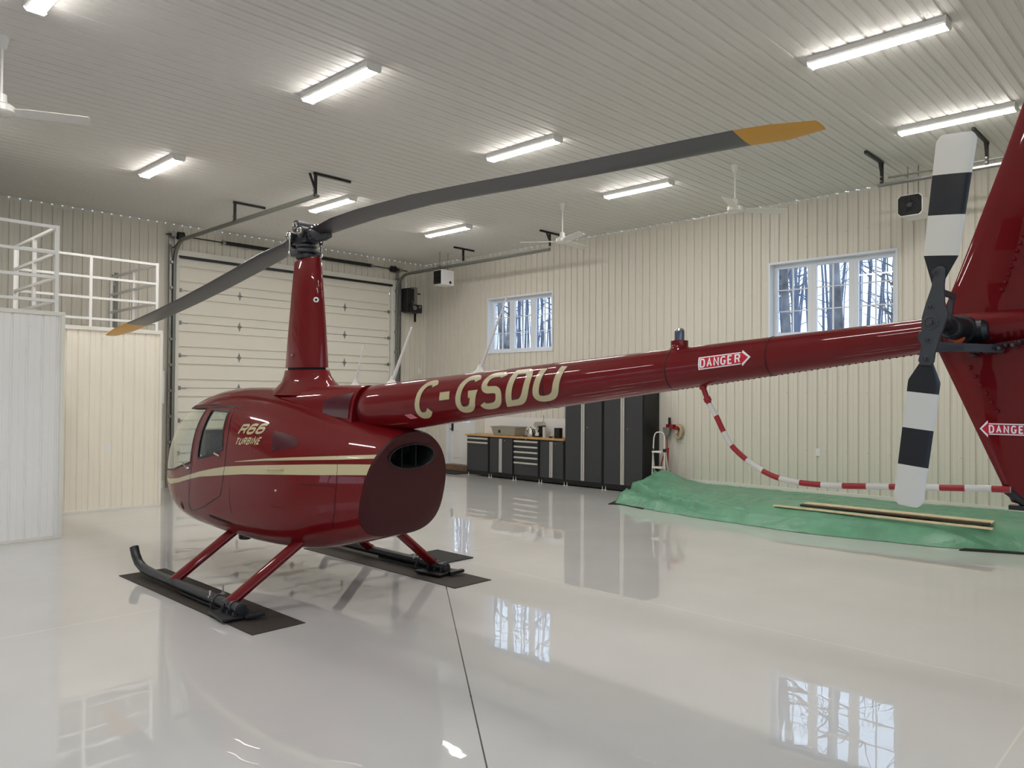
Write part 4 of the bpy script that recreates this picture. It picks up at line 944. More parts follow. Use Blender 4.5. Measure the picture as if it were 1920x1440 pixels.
# overhead door hardware
def hanger(x0, x1, y, z1, label, xv=None, brace=False):
    mb = MB(); mb.bar((x0, y, ZC - .02), (x1, y, ZC - .02), .035, .035); xv = x0 + .03 if xv is None else xv
    mb.bar((xv, y, ZC - .02), (xv, y, z1), .038, .038)
    if brace: mb.bar((xv - .10, y, ZC - .03), (xv, y, z1 + .10), .026, .026)
    t = thing('rail_hanger', label, 'rail hanger', (xv, y, ZC), 'black steel rail hangers on the ceiling'); make('hanger_bar', mb, M['black'], t); 
    mb = MB()
    for z in (z1 + .03, z1 + .09): mb.lathe((xv - .02, y, z), [(.012, 0), (.012, -.02)], 8, (1, 0, 0))
    make('hanger_bolt', mb, M['galv'], t); return t
def rail(x, label, yend, side, ytop=14.62, zr=4.768, zb=0.0, vertical=True):
    """galvanised door track: upright, bend and level run towards the room"""
    yv = YF - .07; pts = []
    if vertical: pts += [(x, yv, zb), (x, yv, zr - .42)]
    R = .40
    for k in range(1, 9):
        a = math.pi / 2 * k / 8; pts.append((x, yv - R * (1 - math.cos(a)), zr - .40 + R * math.sin(a)))
    pts.append((x, yend, zr + .012)); t = thing('door_track', label, 'door track', (x, yv, zb), 'galvanised tracks of the overhead door')
    mb = MB()
    for i in range(len(pts) - 1):
        mb.bar(pts[i], pts[i + 1], .066, .03, (1, 0, 0)); 
    P = [Vector(p) for p in pts]
    mb.tube([p + Vector((side * .03, 0, 0)) for p in P], .022, 8); make('track_channel', mb, M['galv_d'], t, smooth=40)
    if vertical:
        mb = MB(); mb.box(x - .055 * side - .03, x - .055 * side + .03, YF - .05, YF - .03, 0, 4.70); mb.box(x - .055 * side - .03 * side - .004, x - .055 * side - .03 * side + .004, YF - .10, YF - .03, 0, 4.70); make('track_angle', mb, M['galv'], t)
        mb = MB()
        for k in range(9): mb.box(x - .06, x + .05, YF - .09, YF - .028, .35 + .5 * k, .40 + .5 * k)
        make('track_bracket', mb, M['galv'], t)
        mb = MB(); mb.bar((x, yv + .02, 4.66), (x, yv - .34, 4.76), .03, .02); make('track_brace', mb, M['galv_d'], t)
    return t
rail(6.235, 'galvanised door track with long level run, beside the white railing', 10.02, 1)
rail(11.70, 'galvanised door track curving along the window wall by the black opener', 10.15, -1)
hanger(6.20, 6.79, 12.59, 4.78, 'black rail hanger midway along the track over the white railing')
hanger(6.20, 6.85, 10.05, 4.77, 'black rail hanger at the track end above the rotor hub', brace=True)
hanger(11.42, 12.03, 12.73, 4.85, 'black rail hanger beside the white heater near the corner', xv=11.70)
hanger(11.41, 12.05, 10.16, 4.85, 'black rail hanger behind the ceiling fan by the small window', xv=11.70, brace=True)
# the level end of the tracks of the door behind the camera
t = thing('door_track', 'bright level door track end high above the fan heater and tail rotor', 'door track', (11.33, 3.7, 4.81), 'galvanised tracks of the overhead door')
mb = MB(); mb.bar((11.33, 3.74, 4.81), (11.33, -1.4, 4.81), .05, .03); mb.tube([(11.36, 3.74, 4.80), (11.36, -1.4, 4.80)], .018, 8); make('track_channel', mb, M['galv'], t, smooth=40)
mb = MB(); mb.bar((11.33, 3.60, 4.892), (11.33, 2.2, 4.888), .03, .02); make('track_stiffener', mb, M['galv_d'], t)
hanger(10.68, 11.36, 3.68, 4.82, 'black rail hanger at the track end beside the fan heater', xv=11.32, brace=True)
hanger(10.63, 11.38, 2.40, 4.82, 'black rail hanger just behind the upper tail rotor blade', xv=11.32, brace=True)
# torsion springs
t = thing('torsion_spring_bar', 'torsion bar with two long black springs above the overhead door', 'door spring', (8.96, YF - .12, 4.9))
ys_, zs = YF - .12, 4.895
mb = MB(); mb.cyl((6.06, ys_, zs), (11.95, ys_, zs), .0125, None, 10); make('torsion_shaft', mb, M['black'], t, smooth=40)
for a, b in ((7.22, 8.75), (9.35, 10.86)):
    mb = MB(); n = 120; mb.tube([(a + (b - a) * i / n, ys_, zs) for i in range(n + 1)], [.036 if i % 2 else .042 for i in range(n + 1)], 14); s_ = make('torsion_spring', mb, M['black'], t, smooth=20)
    mb = MB(); mb.lathe((a, ys_, zs), [(.046, -.04), (.046, .02)], 16, (1, 0, 0)); mb.lathe((b, ys_, zs), [(.046, -.02), (.046, .04)], 16, (1, 0, 0)); make('spring_cone', mb, M['galv'], s_, smooth=40)
for x in (6.33, 11.50):
    mb = MB(); mb.lathe((x, ys_, zs), [(.06, -.06), (.075, -.05), (.075, .05), (.085, .055), (.085, .065), (.02, .068)], 20, (1, 0, 0)); make('cable_drum', mb, M['black'], t, smooth=40)
mb = MB()
for x in (6.20, 11.72): mb.box(x - .045, x + .045, YF - .16, YF - .005, 4.86, 4.93); mb.box(x - .05, x + .05, YF - .03, YF - .005, 4.66, 4.97)
make('end_bracket', mb, M['galv'], t); 
mb = MB(); mb.box(9.02, 9.08, YF - .15, YF - .005, 4.62, 4.94); make('centre_bracket', mb, M['black'], t)
# jackshaft opener
t = thing('door_opener', 'black wall-mounted door opener beside the overhead door in the corner', 'door opener', (12.02, YF - .15, 4.0))
mb = MB(); mb.box(11.80, 12.02, YF - .32, YF - .06, 3.88, 4.45); mb.box(11.86, 12.24, YF - .36, YF - .08, 3.86, 4.06); make('opener_case', mb, M['black'], t, bevel=.012)
mb = MB(); mb.box(12.03, 12.17, YF - .26, YF - .07, 4.06, 4.50); make('control_box', mb, M['galv'], t, bevel=.01)
mb = MB(); mb.box(12.22, 12.26, YF - .10, YF - .06, 3.66, 4.52); mb.box(12.26, 12.40, YF - .09, YF - .07, 4.36, 4.39); mb.box(12.26, 12.40, YF - .09, YF - .07, 3.93, 3.96); mb.box(11.80, 12.25, YF - .07, YF - .05, 3.95, 4.0); make('mount_strut', mb, M['black_m'], t)
mb = MB(); mb.lathe((11.99, YF - .37, 3.97), [(.055, 0), (.055, -.02), (.03, -.03)], 16, (0, 1, 0)); mb.lathe((12.14, YF - .37, 4.0), [(.03, 0), (.03, -.03)], 14, (0, 1, 0)); mb.tube([(11.90, YF - .38, 4.13), (11.95, YF - .39, 4.08), (11.92, YF - .38, 4.02), (12.0, YF - .39, 3.93), (12.07, YF - .38, 3.98)], .008, 6); make('chain_wheel', mb, M['galv'], t, smooth=40)
mb = MB(); mb.tube([(11.83, YF - .2, 4.72), (11.84, YF - .2, 4.55), (11.83, YF - .2, 4.40)], .012, 8); mb.tube([(11.82, YF - .25, 4.60), (11.84, YF - .25, 4.42)], .010, 6); make('drive_chain', mb, M['white'], t, smooth=40)

# unit heaters
t = thing('unit_heater', 'white hanging unit heater with black louvres near the room corner', 'heater', (11.85, 13.6, 4.55))
mb = MB(); mb.box(11.565, 11.945, 13.30, 13.60, 4.36, 4.715)
rz = Matrix.Rotation(math.radians(0), 3, 'Z')
make('heater_case', mb, M['white'], t, bevel=.015)
mb = MB(); mb.box(11.552, 11.567, 13.33, 13.57, 4.385, 4.69); lv = make('louvre_frame', mb, M['black_m'], t)
mb = MB()
for k in range(6): mb.obox((11.545, 13.45, 4.41 + .05 * k), .03, .225, .008, Matrix.Rotation(math.radians(25), 3, 'Y'))
make('louvre', mb, M['black'], lv)
mb = MB(); mb.lathe((11.82, 13.30, 4.43), [(.032, 0), (.032, -.01), (.02, -.012)], 16, (0, 1, 0)); make('heater_knob', mb, M['black'], t, smooth=40)
mb = MB()
for x in (11.63, 11.88): mb.cyl((x, 13.45, 4.71), (x, 13.45, ZC), .007, None, 8); mb.box(x - .05, x + .03, 13.43, 13.47, 4.79, 4.815)
make('hanging_rod', mb, M['galv_d'], t)
t = thing('unit_heater', 'hanging unit heater showing a dark fan grille beside the upper tail rotor blade', 'heater', (11.7, 3.43, 4.55))
a0 = (3.265, 3.595); z0, z1 = 4.40, 4.70; cc = .04
oc = [(a0[0] + cc, z0), (a0[1] - cc, z0), (a0[1], z0 + cc), (a0[1], z1 - cc), (a0[1] - cc, z1), (a0[0] + cc, z1), (a0[0], z1 - cc), (a0[0], z0 + cc)]
oc2 = [(3.43 + (u - 3.43) * .93, 4.55 + (v - 4.55) * .93) for u, v in oc]
mb = MB(); mb.prism(oc, lambda u, v, d: (d, u, v), 11.70, 12.05); make('heater_case', mb, M['white'], t)
mb = MB(); mb.prism(oc2, lambda u, v, d: (d, u, v), 11.692, 11.702); fg = make('fan_shroud', mb, M['black_m'], t)
mb = MB()
for r in (.05, .085, .12): mb.tube([(11.688, 3.43 + r * math.cos(a * math.pi / 16), 4.55 + r * math.sin(a * math.pi / 16)) for a in range(33)], .003, 6, False)
for k in range(5):
    a = k * 1.2566 + .3; mb.bar((11.69, 3.43, 4.55), (11.69, 3.43 + .10 * math.cos(a), 4.55 + .10 * math.sin(a)), .006, .035, (1, 0, 0))
mb.lathe((11.70, 3.43, 4.55), [(.04, 0), (.035, -.03), (.01, -.035)], 16, (1, 0, 0)); make('fan_grille', mb, M['hubdark'], fg, smooth=40)
mb = MB()
for y in (3.36, 3.50): mb.cyl((11.85, y, 4.69), (11.85, y, ZC), .007, None, 8)
make('hanging_rod', mb, M['galv_d'], t)

# white railings on the loft
def railing(label, posts, rails, loc):
    t = thing('guard_railing', label, 'railing', loc)
    for (x, y, z0, z1) in posts: make('post', MB().box(x - .022, x + .022, y - .022, y + .022, z0, z1), M['white'], t, bevel=.003)
    for a, b in rails: make('rail', MB().bar(a, b, .038, .038), M['white'], t, bevel=.003)
zt = LZ
railing('white steel railing on the near loft block, cut off by the picture edge', [(2.995, 10.76, zt, 3.90), (.9, 10.76, zt, 3.90), (-1.2, 10.76, zt, 3.90), (2.995, 11.72, zt, 3.88), (2.995, 12.66, zt, 3.88)],
        [((XL, 10.76, z), (3.0, 10.76, z)) for z in (3.88, 3.56, 3.25, 2.955)] + [((2.995, 10.76, z), (2.995, 12.66, z)) for z in (3.88, 3.56, 3.25, 2.955)], (2.0, 10.76, zt))
railing('white steel railing on the farther loft block, behind the drooping blade', [(5.02, 12.80, zt + .01, 3.93), (4.03, 12.80, zt + .01, 3.91), (3.05, 12.80, zt + .01, 3.91), (5.02, 13.80, zt + .01, 3.93), (5.02, 14.85, zt + .01, 3.93)],
        [((3.03, 12.80, z), (5.02, 12.80, z)) for z in (3.905, 3.59, 3.275, 2.955)] + [((5.02, 12.80, z), (5.02, 14.87, z)) for z in (3.905, 3.59, 3.275, 2.955)], (4.2, 12.80, zt + .01))
# conduit and panels on the far wall
t = thing('wall_conduit', 'thin grey conduit running up the wall behind the farther railing', 'conduit', (5.14, YF - .02, LZ))
mb = MB(); mb.tube([(5.14, YF - .025, LZ - .1), (5.14, YF - .025, 4.0)], .018, 8); mb.box(5.18, 5.24, YF - .02, YF, LZ, 4.05); make('conduit_pipe', mb, M['galv_d'], t, smooth=40)
mb = MB(); mb.box(5.10, 5.18, YF - .04, YF, 3.80, 3.86); mb.box(5.10, 5.18, YF - .04, YF, 3.30, 3.36); make('conduit_clip', mb, M['galv'], t)
t = thing('breaker_box', 'narrow white box on the wall beside the overhead door track', 'wall box', (6.03, YF, 1.62))
mb = MB(); mb.box(5.96, 6.10, YF - .05, YF - .001, 1.62, 2.26); make('box_body', mb, M['white'], t, bevel=.006)
mb = MB(); mb.box(6.0, 6.012, YF - .054, YF - .05, 1.7, 2.2); make('box_slot', mb, M['black'], t)
def plate(label, c, ax, nm='wall_outlet', cat='outlet', w=.075, h=.125):
    t = thing(nm, label, cat, c, 'white wall plates'); mb = MB(); x, y, z = c
    def bx(a0, a1, h0, h1, d0, d1, m=mb):
        if ax == 'y': m.box(x + a0, x + a1, y - d1, y - d0, z + h0, z + h1)
        else: m.box(x - d1, x - d0, y + a0, y + a1, z + h0, z + h1)
    bx(-w / 2, w / 2, -h / 2, h / 2, -.001, .007); make('cover_plate', mb, M['white'], t, bevel=.002)
    m2 = MB()
    for q in (-.026, .026): bx(-.015, .015, q - .016, q + .016, .007, .010, m2)
    make('socket', m2, M['vinyl'], t)
plate('white outlet plate on the farther partition', (4.288, 12.74, .956), 'y')
plate('white switch plate on the near partition, cut off by the picture edge', (2.425, 10.72, .945), 'y', 'light_switch', 'switch', .11, .13)
plate('white outlet on the window wall just beside the red tool rack', (XW, 7.63, 1.03), 'x')
plate('white outlet on the window wall above the tarpaulin, under the tail boom', (XW, 5.095, .925), 'x')
plate('white outlet in the far corner beneath the black opener', (12.45, YF, 2.44), 'y')

# ------------------------------------------------------------------ workshop cabinets
CX = 12.06
def cab_y(y): return y * CX / 12.12
BY = [cab_y(v) for v in (13.03, 12.29, 11.535, 10.785, 10.095)]
TY = [BY[4], cab_y(9.12), cab_y(8.165)]
def cab_body(t, y0, y1, h):
    mb = MB(); mb.box(CX + .02, XW - .03, y0 + .004, y1 - .004, .075, h); mb.box(CX + .05, XW - .03, y0 + .02, y1 - .02, .03, .075)
    make('carcass', mb, M['cabframe'], t, bevel=.004)
    for y in (y0 + .035, y1 - .035):
        mb = MB(); mb.lathe((CX + .05, y, 0), [(.022, 0), (.022, .012), (.010, .014), (.010, .08)], 12); mb.lathe((XW - .1, y, 0), [(.022, 0), (.022, .012), (.010, .014), (.010, .08)], 12); make('levelling_foot', mb, M['alu'], t, smooth=40)
def doors(t, y0, y1, z0, z1, lock):
    ym = (y0 + y1) / 2
    for a, b, s in ((ym + .003, y1 - .03, 1), (y0 + .03, ym - .003, -1)):
        mb = MB(); mb.box(CX, CX + .02, a, b, z0, z1); d = make('door', mb, M['cab'], t, bevel=.003)
        mb = MB(); q = (a + .028 + (.014 if s > 0 else 0)) if s > 0 else b - .028
        q = a + .020 if s > 0 else b - .020
        mb.box(CX - .022, CX - .001, q - .017, q + .017, z0 + .01, z1 - .01); mb.box(CX - .028, CX - .022, q - .006, q + .006, z0 + .01, z1 - .01); make('handle', mb, M['alu'], d, bevel=.003)
        if s < 0:
            mb = MB(); mb.lathe((CX, b - .11, lock), [(.014, 0), (.013, -.008), (.005, -.009)], 12, (1, 0, 0)); make('lock', mb, M['chrome'], d, smooth=40)
def drawer(t, y0, y1, z0, z1, lock=False):
    mb = MB(); mb.box(CX, CX + .02, y0 + .03, y1 - .03, z0, z1); d = make('drawer', mb, M['cab'], t, bevel=.003)
    mb = MB(); mb.box(CX - .024, CX - .001, y0 + .035, y1 - .035, z1 - .048, z1 - .012); mb.box(CX - .03, CX - .024, y0 + .035, y1 - .035, z1 - .036, z1 - .024); make('handle', mb, M['alu'], d, bevel=.003)
    if lock: mb = MB(); mb.lathe((CX, (y0 + y1) / 2, z1 + .016), [(.012, 0), (.011, -.008)], 12, (1, 0, 0)); make('lock', mb, M['gold'], d, smooth=40)
H = .905
t = thing('base_cabinet', 'dark base cabinet with two drawers over one wide front, next to the side door', 'cabinet', (CX, (BY[0] + BY[1]) / 2, 0), 'charcoal workshop cabinets'); cab_body(t, BY[1], BY[0], H)
drawer(t, BY[1], BY[0], .80, .885); drawer(t, BY[1], BY[0], .685, .79); 
mb = MB(); mb.box(CX, CX + .02, BY[1] + .03, BY[0] - .03, .13, .68); make('door', mb, M['cab'], t, bevel=.003)
t = thing('base_cabinet', 'dark two-door base cabinet between the two-drawer and five-drawer cabinets', 'cabinet', (CX, (BY[2] + BY[1]) / 2, 0), 'charcoal workshop cabinets'); cab_body(t, BY[2], BY[1], H); doors(t, BY[2], BY[1], .13, .885, .84)
t = thing('base_cabinet', 'dark five-drawer base cabinet with silver bar handles', 'cabinet', (CX, (BY[2] + BY[3]) / 2, 0), 'charcoal workshop cabinets'); cab_body(t, BY[3], BY[2], H)
for k in range(5): drawer(t, BY[3], BY[2], .875 - .115 * (k + 1) + .007 if k < 4 else .13, .875 - .115 * k, lock=(k == 0))
t = thing('base_cabinet', 'dark two-door base cabinet touching the tall cabinets', 'cabinet', (CX, (BY[4] + BY[3]) / 2, 0), 'charcoal workshop cabinets'); cab_body(t, BY[4], BY[3], H); doors(t, BY[4], BY[3], .13, .885, .84)
TH = 1.98
t = thing('tall_cabinet', 'tall dark two-door cabinet beside the worktop', 'cabinet', (CX, (TY[0] + TY[1]) / 2, 0), 'charcoal workshop cabinets'); cab_body(t, TY[1], TY[0], TH); doors(t, TY[1], TY[0], .13, TH - .02, 1.20)
t = thing('tall_cabinet', 'tall dark two-door cabinet at the end, next to the step ladder', 'cabinet', (CX, (TY[2] + TY[1]) / 2, 0), 'charcoal workshop cabinets'); cab_body(t, TY[2], TY[1], TH); doors(t, TY[2], TY[1], .13, TH - .02, 1.20)
mb = MB(); mb.box(CX - .02, XW - .03, BY[4] + .002, BY[0] + .02, H + .001, H + .038); tag(make('worktop', mb, M['bamboo'], org=(CX + .25, 11.5, H), bevel=.004), 'light bamboo worktop over the four base cabinets', 'worktop')
mb = MB(); mb.box(XW - .028, XW - .016, BY[4] + .005, BY[0] - .05, H + .04, 1.34); tag(make('backsplash', mb, M['wall_grey'], org=(XW - .02, 11.5, H + .04)), 'pale smooth panel on the wall behind the worktop', 'wall panel')
CT = H + .038
# things on the worktop
t = thing('storage_bin', 'grey plastic storage bin with a black label patch on the worktop', 'bin', (12.29, 11.80, CT))
def tub(x, y, z, sx, sy, h, th=.006):
    mb = MB(); q = lambda s, e, zz: [(x - sx * s / 2 + e, y - sy * s / 2 + e, zz), (x + sx * s / 2 - e, y - sy * s / 2 + e, zz), (x + sx * s / 2 - e, y + sy * s / 2 - e, zz), (x - sx * s / 2 + e, y + sy * s / 2 - e, zz)]
    mb.loft([q(.86, 0, z), q(1, 0, z + h - .02), q(1.06, 0, z + h - .02), q(1.06, 0, z + h), q(1, th, z + h), q(.86, th, z + th)], True, True); return mb
make('bin_tub', tub(12.29, 11.84, CT, .36, .74, .20), M['bin'], t, bevel=.004)
mb = MB(); mb.box(12.118, 12.128, 11.93, 12.00, CT + .06, CT + .135); make('bin_patch', mb, M['black'], t)
t = thing('coffee_machine', 'silver and black coffee machine in the middle of the worktop', 'coffee machine', (12.30, 10.93, CT))
mb = MB(); mb.box(12.22, 12.44, 10.88, 11.02, CT, CT + .03); mb.box(12.33, 12.45, 10.88, 11.02, CT + .03, CT + .24); make('machine_body', mb, M['black'], t, bevel=.008)
mb = MB(); mb.cyl((12.20, 10.95, CT + .265), (12.45, 10.95, CT + .265), .062, None, 20); mb.cyl((12.25, 10.95, CT + .15), (12.25, 10.95, CT + .21), .03); make('brew_head', mb, M['chrome'], t, smooth=40)
mb = MB(); mb.tube([(12.40, 10.93, CT + .32), (12.42, 10.92, CT + .40), (12.41, 10.92, CT + .47)], .008, 8); make('lever', mb, M['chrome'], t, smooth=40)
mb = MB(); mb.cyl((12.30, 10.80, CT + .0), (12.30, 10.80, CT + .22), .038, None, 18); make('water_tank', mb, M['alu'], t, smooth=40)
mb = MB(); mb.cyl((12.25, 10.95, CT + .03), (12.25, 10.95, CT + .10), .032, .038, 16); make('cup', mb, M['white_gloss'], t, smooth=40)
t = thing('kettle', 'shiny steel kettle with black handle between the bin and coffee machine', 'kettle', (12.27, 11.16, CT))
mb = MB(); mb.lathe((12.27, 11.16, CT), [(.085, 0), (.088, .015), (.085, .06), (.068, .13), (.055, .17), (.03, .19), (.012, .195), (.014, .215), (.001, .22)], 24); mb.tube([(12.27, 11.22, CT + .08), (12.27, 11.27, CT + .13), (12.27, 11.29, CT + .14)], [.02, .014, .010], 8); make('kettle_body', mb, M['chrome'], t, smooth=40)
mb = MB(); mb.tube([(12.27, 11.10, CT + .16), (12.27, 11.05, CT + .16), (12.27, 11.04, CT + .09), (12.27, 11.06, CT + .03)], .012, 8); make('kettle_handle', mb, M['black'], t, smooth=40)
mb = MB(); mb.tube([(12.27, 11.26, CT + .008), (12.18, 11.32, CT + .008), (12.14, 11.25, CT + .008), (12.20, 11.15, CT + .008)], .006, 6); make('power_cord', mb, M['black'], t, smooth=40)
t = thing('canister', 'black canister at the end of the worktop beside the tall cabinet', 'canister', (12.29, 10.40, CT))
mb = MB(); mb.lathe((12.29, 10.40, CT), [(.085, 0), (.088, .01), (.088, .19)], 28); mb.lathe((12.29, 10.40, CT + .192), [(.089, 0), (.089, .018), (.06, .022)], 28); make('canister_body', mb, M['black'], t, smooth=40)
t = thing('plug_adapter', 'small dark plug lying on the worktop before the black canister', 'plug', (12.24, 10.57, CT))
mb = MB(); mb.obox((12.24, 10.57, CT + .015), .05, .07, .03); make('plug_body', mb, M['black'], t, bevel=.006)
mb = MB(); mb.tube([(12.26, 10.60, CT + .015), (12.34, 10.66, CT + .01), (12.42, 10.62, CT + .03), (12.56, 10.62, CT + .20)], .004, 6); make('plug_lead', mb, M['black'], t, smooth=40)

# ------------------------------------------------------------------ ladder, tools by the tall cabinet
t = thing('step_ladder', 'white folding step ladder standing beside the tall cabinet', 'step ladder', (12.25, 7.92, 0))
def ladder_uv(y, z, x=12.2): return (x, y, z)
lx = 12.16
mb = MB(); mb.tube([(lx, 8.02, 0), (lx + .03, 8.005, .80), (lx + .04, 7.995, 1.06), (lx + .04, 7.97, 1.13), (lx + .04, 7.93, 1.16), (lx + .04, 7.84, 1.165), (lx + .04, 7.79, 1.14), (lx + .04, 7.77, 1.08), (lx + .03, 7.76, .80), (lx, 7.745, 0)], .013, 10); make('front_frame', mb, M['white_gloss'], t, smooth=40)
mb = MB(); mb.tube([(lx + .20, 8.045, 0), (lx + .05, 8.02, .80)], .011, 8); mb.tube([(lx + .20, 7.73, 0), (lx + .05, 7.745, .80)], .011, 8); mb.tube([(lx + .16, 8.03, .30), (lx + .16, 7.74, .30)], .010, 8); make('rear_leg', mb, M['white_gloss'], t, smooth=40)
for z in (.80, .51, .24): make('step', MB().box(lx - .05, lx + .12, 7.78, 7.985, z - .014, z + .014), M['white'], t, bevel=.004)
for y in (8.012, 7.758): make('hinge_block', MB().box(lx + .005, lx + .065, y - .02, y + .02, .80, .86), M['black'], t)
# rack with tools
t = thing('tool_rack', 'short red wall rack with black hook beside the end tall cabinet', 'tool rack', (XW, 7.80, 1.27))
mb = MB(); mb.box(XW - .03, XW - .001, 7.66, 7.98, 1.24, 1.30); mb.box(XW - .11, XW - .03, 7.78, 7.86, 1.22, 1.30); mb.box(XW - .12, XW - .03, 7.66, 7.74, 1.20, 1.25); make('rack_bar', mb, M['redflat'], t, bevel=.004)
mb = MB(); mb.box(XW - .08, XW - .04, 7.86, 7.90, 1.26, 1.43); make('rack_hook', mb, M['black'], t, bevel=.005)
mb = MB()
pts = [(7.70, 1.285), (7.66, 1.292), (7.62, 1.26), (7.60, 1.20), (7.61, 1.12), (7.64, 1.06), (7.69, 1.05), (7.72, 1.09), (7.725, 1.14)]
for dx in (0, .035, .07): mb.tube([(XW - .04 - dx, y, z) for y, z in pts], .024, 10)
tag(make('rope_coil', mb, M['rope'], org=(XW - .08, 7.66, 1.15), smooth=50), 'curled beige woven strap hanging on the red wall rack', 'strap')
t = thing('floor_broom', 'red-handled broom with grey head up, leaning beside the step ladder', 'broom', (12.40, 7.88, 0))
mb = MB(); mb.tube([(12.36, 7.80, 0), (12.52, 7.915, 1.08)], .013, 8); make('broom_handle', mb, M['redflat'], t, smooth=40)
mb = MB(); mb.loft([[(12.53 + u * .035, 7.92 + v * w, z) for u, v in ((-1, -1), (1, -1), (1, 1), (-1, 1))] for z, w in ((1.07, .03), (1.13, .055), (1.24, .075))]); make('broom_head', mb, M['grey'], t)
t = thing('floor_squeegee', 'red pole crossing behind the step ladder, leaning on the wall', 'squeegee', (12.42, 8.0, 0))
mb = MB(); mb.tube([(12.30, 8.06, 0), (12.50, 7.93, .86)], .012, 8); mb.tube([(12.33, 7.80, 0), (12.50, 7.87, .86)], .012, 8); make('squeegee_pole', mb, M['redflat'], t, smooth=40)
t = thing('floor_jack', 'small red tool on the floor against the end tall cabinet', 'jack', (11.98, 8.25, 0))
mb = MB(); mb.box(11.90, 12.00, 8.10, 8.34, .06, .10); mb.box(11.93, 11.97, 8.16, 8.28, .0, .06); make('jack_body', mb, M['redflat'], t, bevel=.01)

# mats
def flat_mat(nm, label, x0, x1, y0, y1, m, h=.006, grp=None):
    mb = MB(); mb.box(x0, x1, y0, y1, .0005, h); tag(make(nm, mb, m, org=((x0 + x1) / 2, (y0 + y1) / 2, 0), bevel=.001), label, 'floor mat', grp)
flat_mat('floor_mat', 'long dark brown mat under the near skid', 2.845, 3.295, 5.39, 8.085, M['mat'], grp='long mats under the skids')
flat_mat('floor_mat', 'long dark brown mat under the far skid, beneath the belly', 4.865, 5.345, 5.37, 8.02, M['mat'], grp='long mats under the skids')
flat_mat('door_mat', 'small square black grate mat beside the far skid', 5.455, 5.925, 6.24, 6.85, M['mat_b'], .012)
flat_mat('entrance_mat', 'black mat before the side door', 11.9, 12.50, 13.16, 14.25, M['black_m'], .014)

# ------------------------------------------------------------------ tarpaulin heap with boards
def tarp_front(y):
    P = [(.2, 11.05), (1.2, 10.92), (1.9, 10.74), (2.9, 10.36), (4.34, 10.16), (5.755, 10.27), (6.7, 10.42), (7.3, 10.56), (7.75, 10.66), (8.1, 11.2), (8.3, 11.9)]
    for i in range(len(P) - 1):
        if P[i][0] <= y <= P[i + 1][0]: t = (y - P[i][0]) / (P[i + 1][0] - P[i][0]); t = t * t * (3 - 2 * t) * .5 + t * .5; return P[i][1] + (P[i + 1][1] - P[i][1]) * t
    return P[0][1] if y < P[0][0] else P[-1][1]
def tarp_h(x, y):
    f = tarp_front(y); d = x - f; w = XW - .02 - f; u = max(0, min(1, d / w))
    e = 1 - math.exp(-max(0, d) / .20)
    base = .125 + .10 * u                                   # stack under the cover, rising to the wall
    V = lambda a, b, c: noise.noise(Vector((a, b, c)))
    wy = y + .25 * V(x * .8, y * .5, 2.0); wx = x + .22 * V(x * .6, y * .6, 9.0)
    ridge = lambda a, b, c, p: (1 - abs(V(a, b, c)) * 1.9) if False else max(0.0, 1 - 2.2 * abs(V(a, b, c))) ** p
    front = math.exp(-(d / .50) ** 2)
    h = base + .03 * V(x * 1.5, y * .9, 3.1)
    h += .095 * ridge(wx * 2.6, wy * .42, 11.0, 1.25) * (.12 + .88 * front)            # long folds running along the heap
    h += .060 * ridge(wx * 4.6 + wy * .8, wy * .9, 4.0, 1.3) * (.15 + .85 * front)
    h += (.026 * ridge(wx * 3.2 - wy * 2.6, wy * 2.6 + wx * 2.0, 17.0, 2) + .012 * ridge(wx * 7 + wy * 5, wy * 6 - wx * 4, 23.0, 2)) * (1 - .75 * u)
    if y > 5.2:    # diagonal crease from the mound down to the front edge
        q = d - .10 - .42 * (y - 5.2) / 2.6; h += .07 * math.exp(-(q / .05) ** 2) * (1 if q < 0 else 1) - .11 * math.exp(-((q + .09) / .05) ** 2)
    h += .25 * math.exp(-((y - 7.62) / .34) ** 2) * math.exp(-((x - 11.95) / .55) ** 2) + .10 * math.exp(-((y - 7.2) / .7) ** 2) * math.exp(-((x - 11.4) / .5) ** 2)
    h += .09 * math.exp(-((y - 7.86) / .05) ** 2) * math.exp(-((x - 12.05) / .10) ** 2)
    endf = min(1, max(0, (8.13 - y) / (.16 + .25 * max(0, 12.0 - x)))); endf = endf * endf * (3 - 2 * endf)
    bx_ = math.exp(-(((x - 10.95) / .55) ** 2) ** 2) * (1 if 1.9 < y < 5.2 else 0)
    flatb = (.27 + .02 * (x - 10.6)) * bx_ + h * (1 - bx_) if bx_ > .02 else h
    return max(.006, flatb * e * endf + .006)
mb = MB(); rows = []; NY, NX = 420, 110
for i in range(NY + 1):
    y = .2 + (8.11 - .2) * i / NY; r = []; f = tarp_front(y) + .02 * noise.noise(Vector((y * 5, 0, 0)))
    for j in range(NX + 1):
        t = (j / NX) ** 1.5; xr = XW - .02 - .56 * min(1, max(0, (y - 7.5) / .18)); x = min(f, xr - .05) + (xr - min(f, xr - .05)) * t; r.append((x, y, tarp_h(x, y)))
    rows.append(r)
mb.grid(rows)
mb.grid([[(r[0][0], r[0][1], .004) for r in rows], [r[0] for r in rows]])
tag(make('tarpaulin', mb, M['tarp'], org=(11.5, 4.5, 0), smooth=180), 'crumpled green tarpaulin spread over a low stack along the window wall', 'tarpaulin')
mb = MB(); mb.prism([(10.50, 7.78), (10.62, 7.60), (10.45, 7.05), (11.4, 7.5), (11.9, 8.3)], lambda u, v, d: (u, v, d), .001, .012); tag(make('underlay_sheet', mb, M['black_m'], org=(11, 7.6, 0)), 'black sheet corner showing under the tarpaulin by the end tall cabinet', 'sheet', 'black sheets under the tarpaulin')
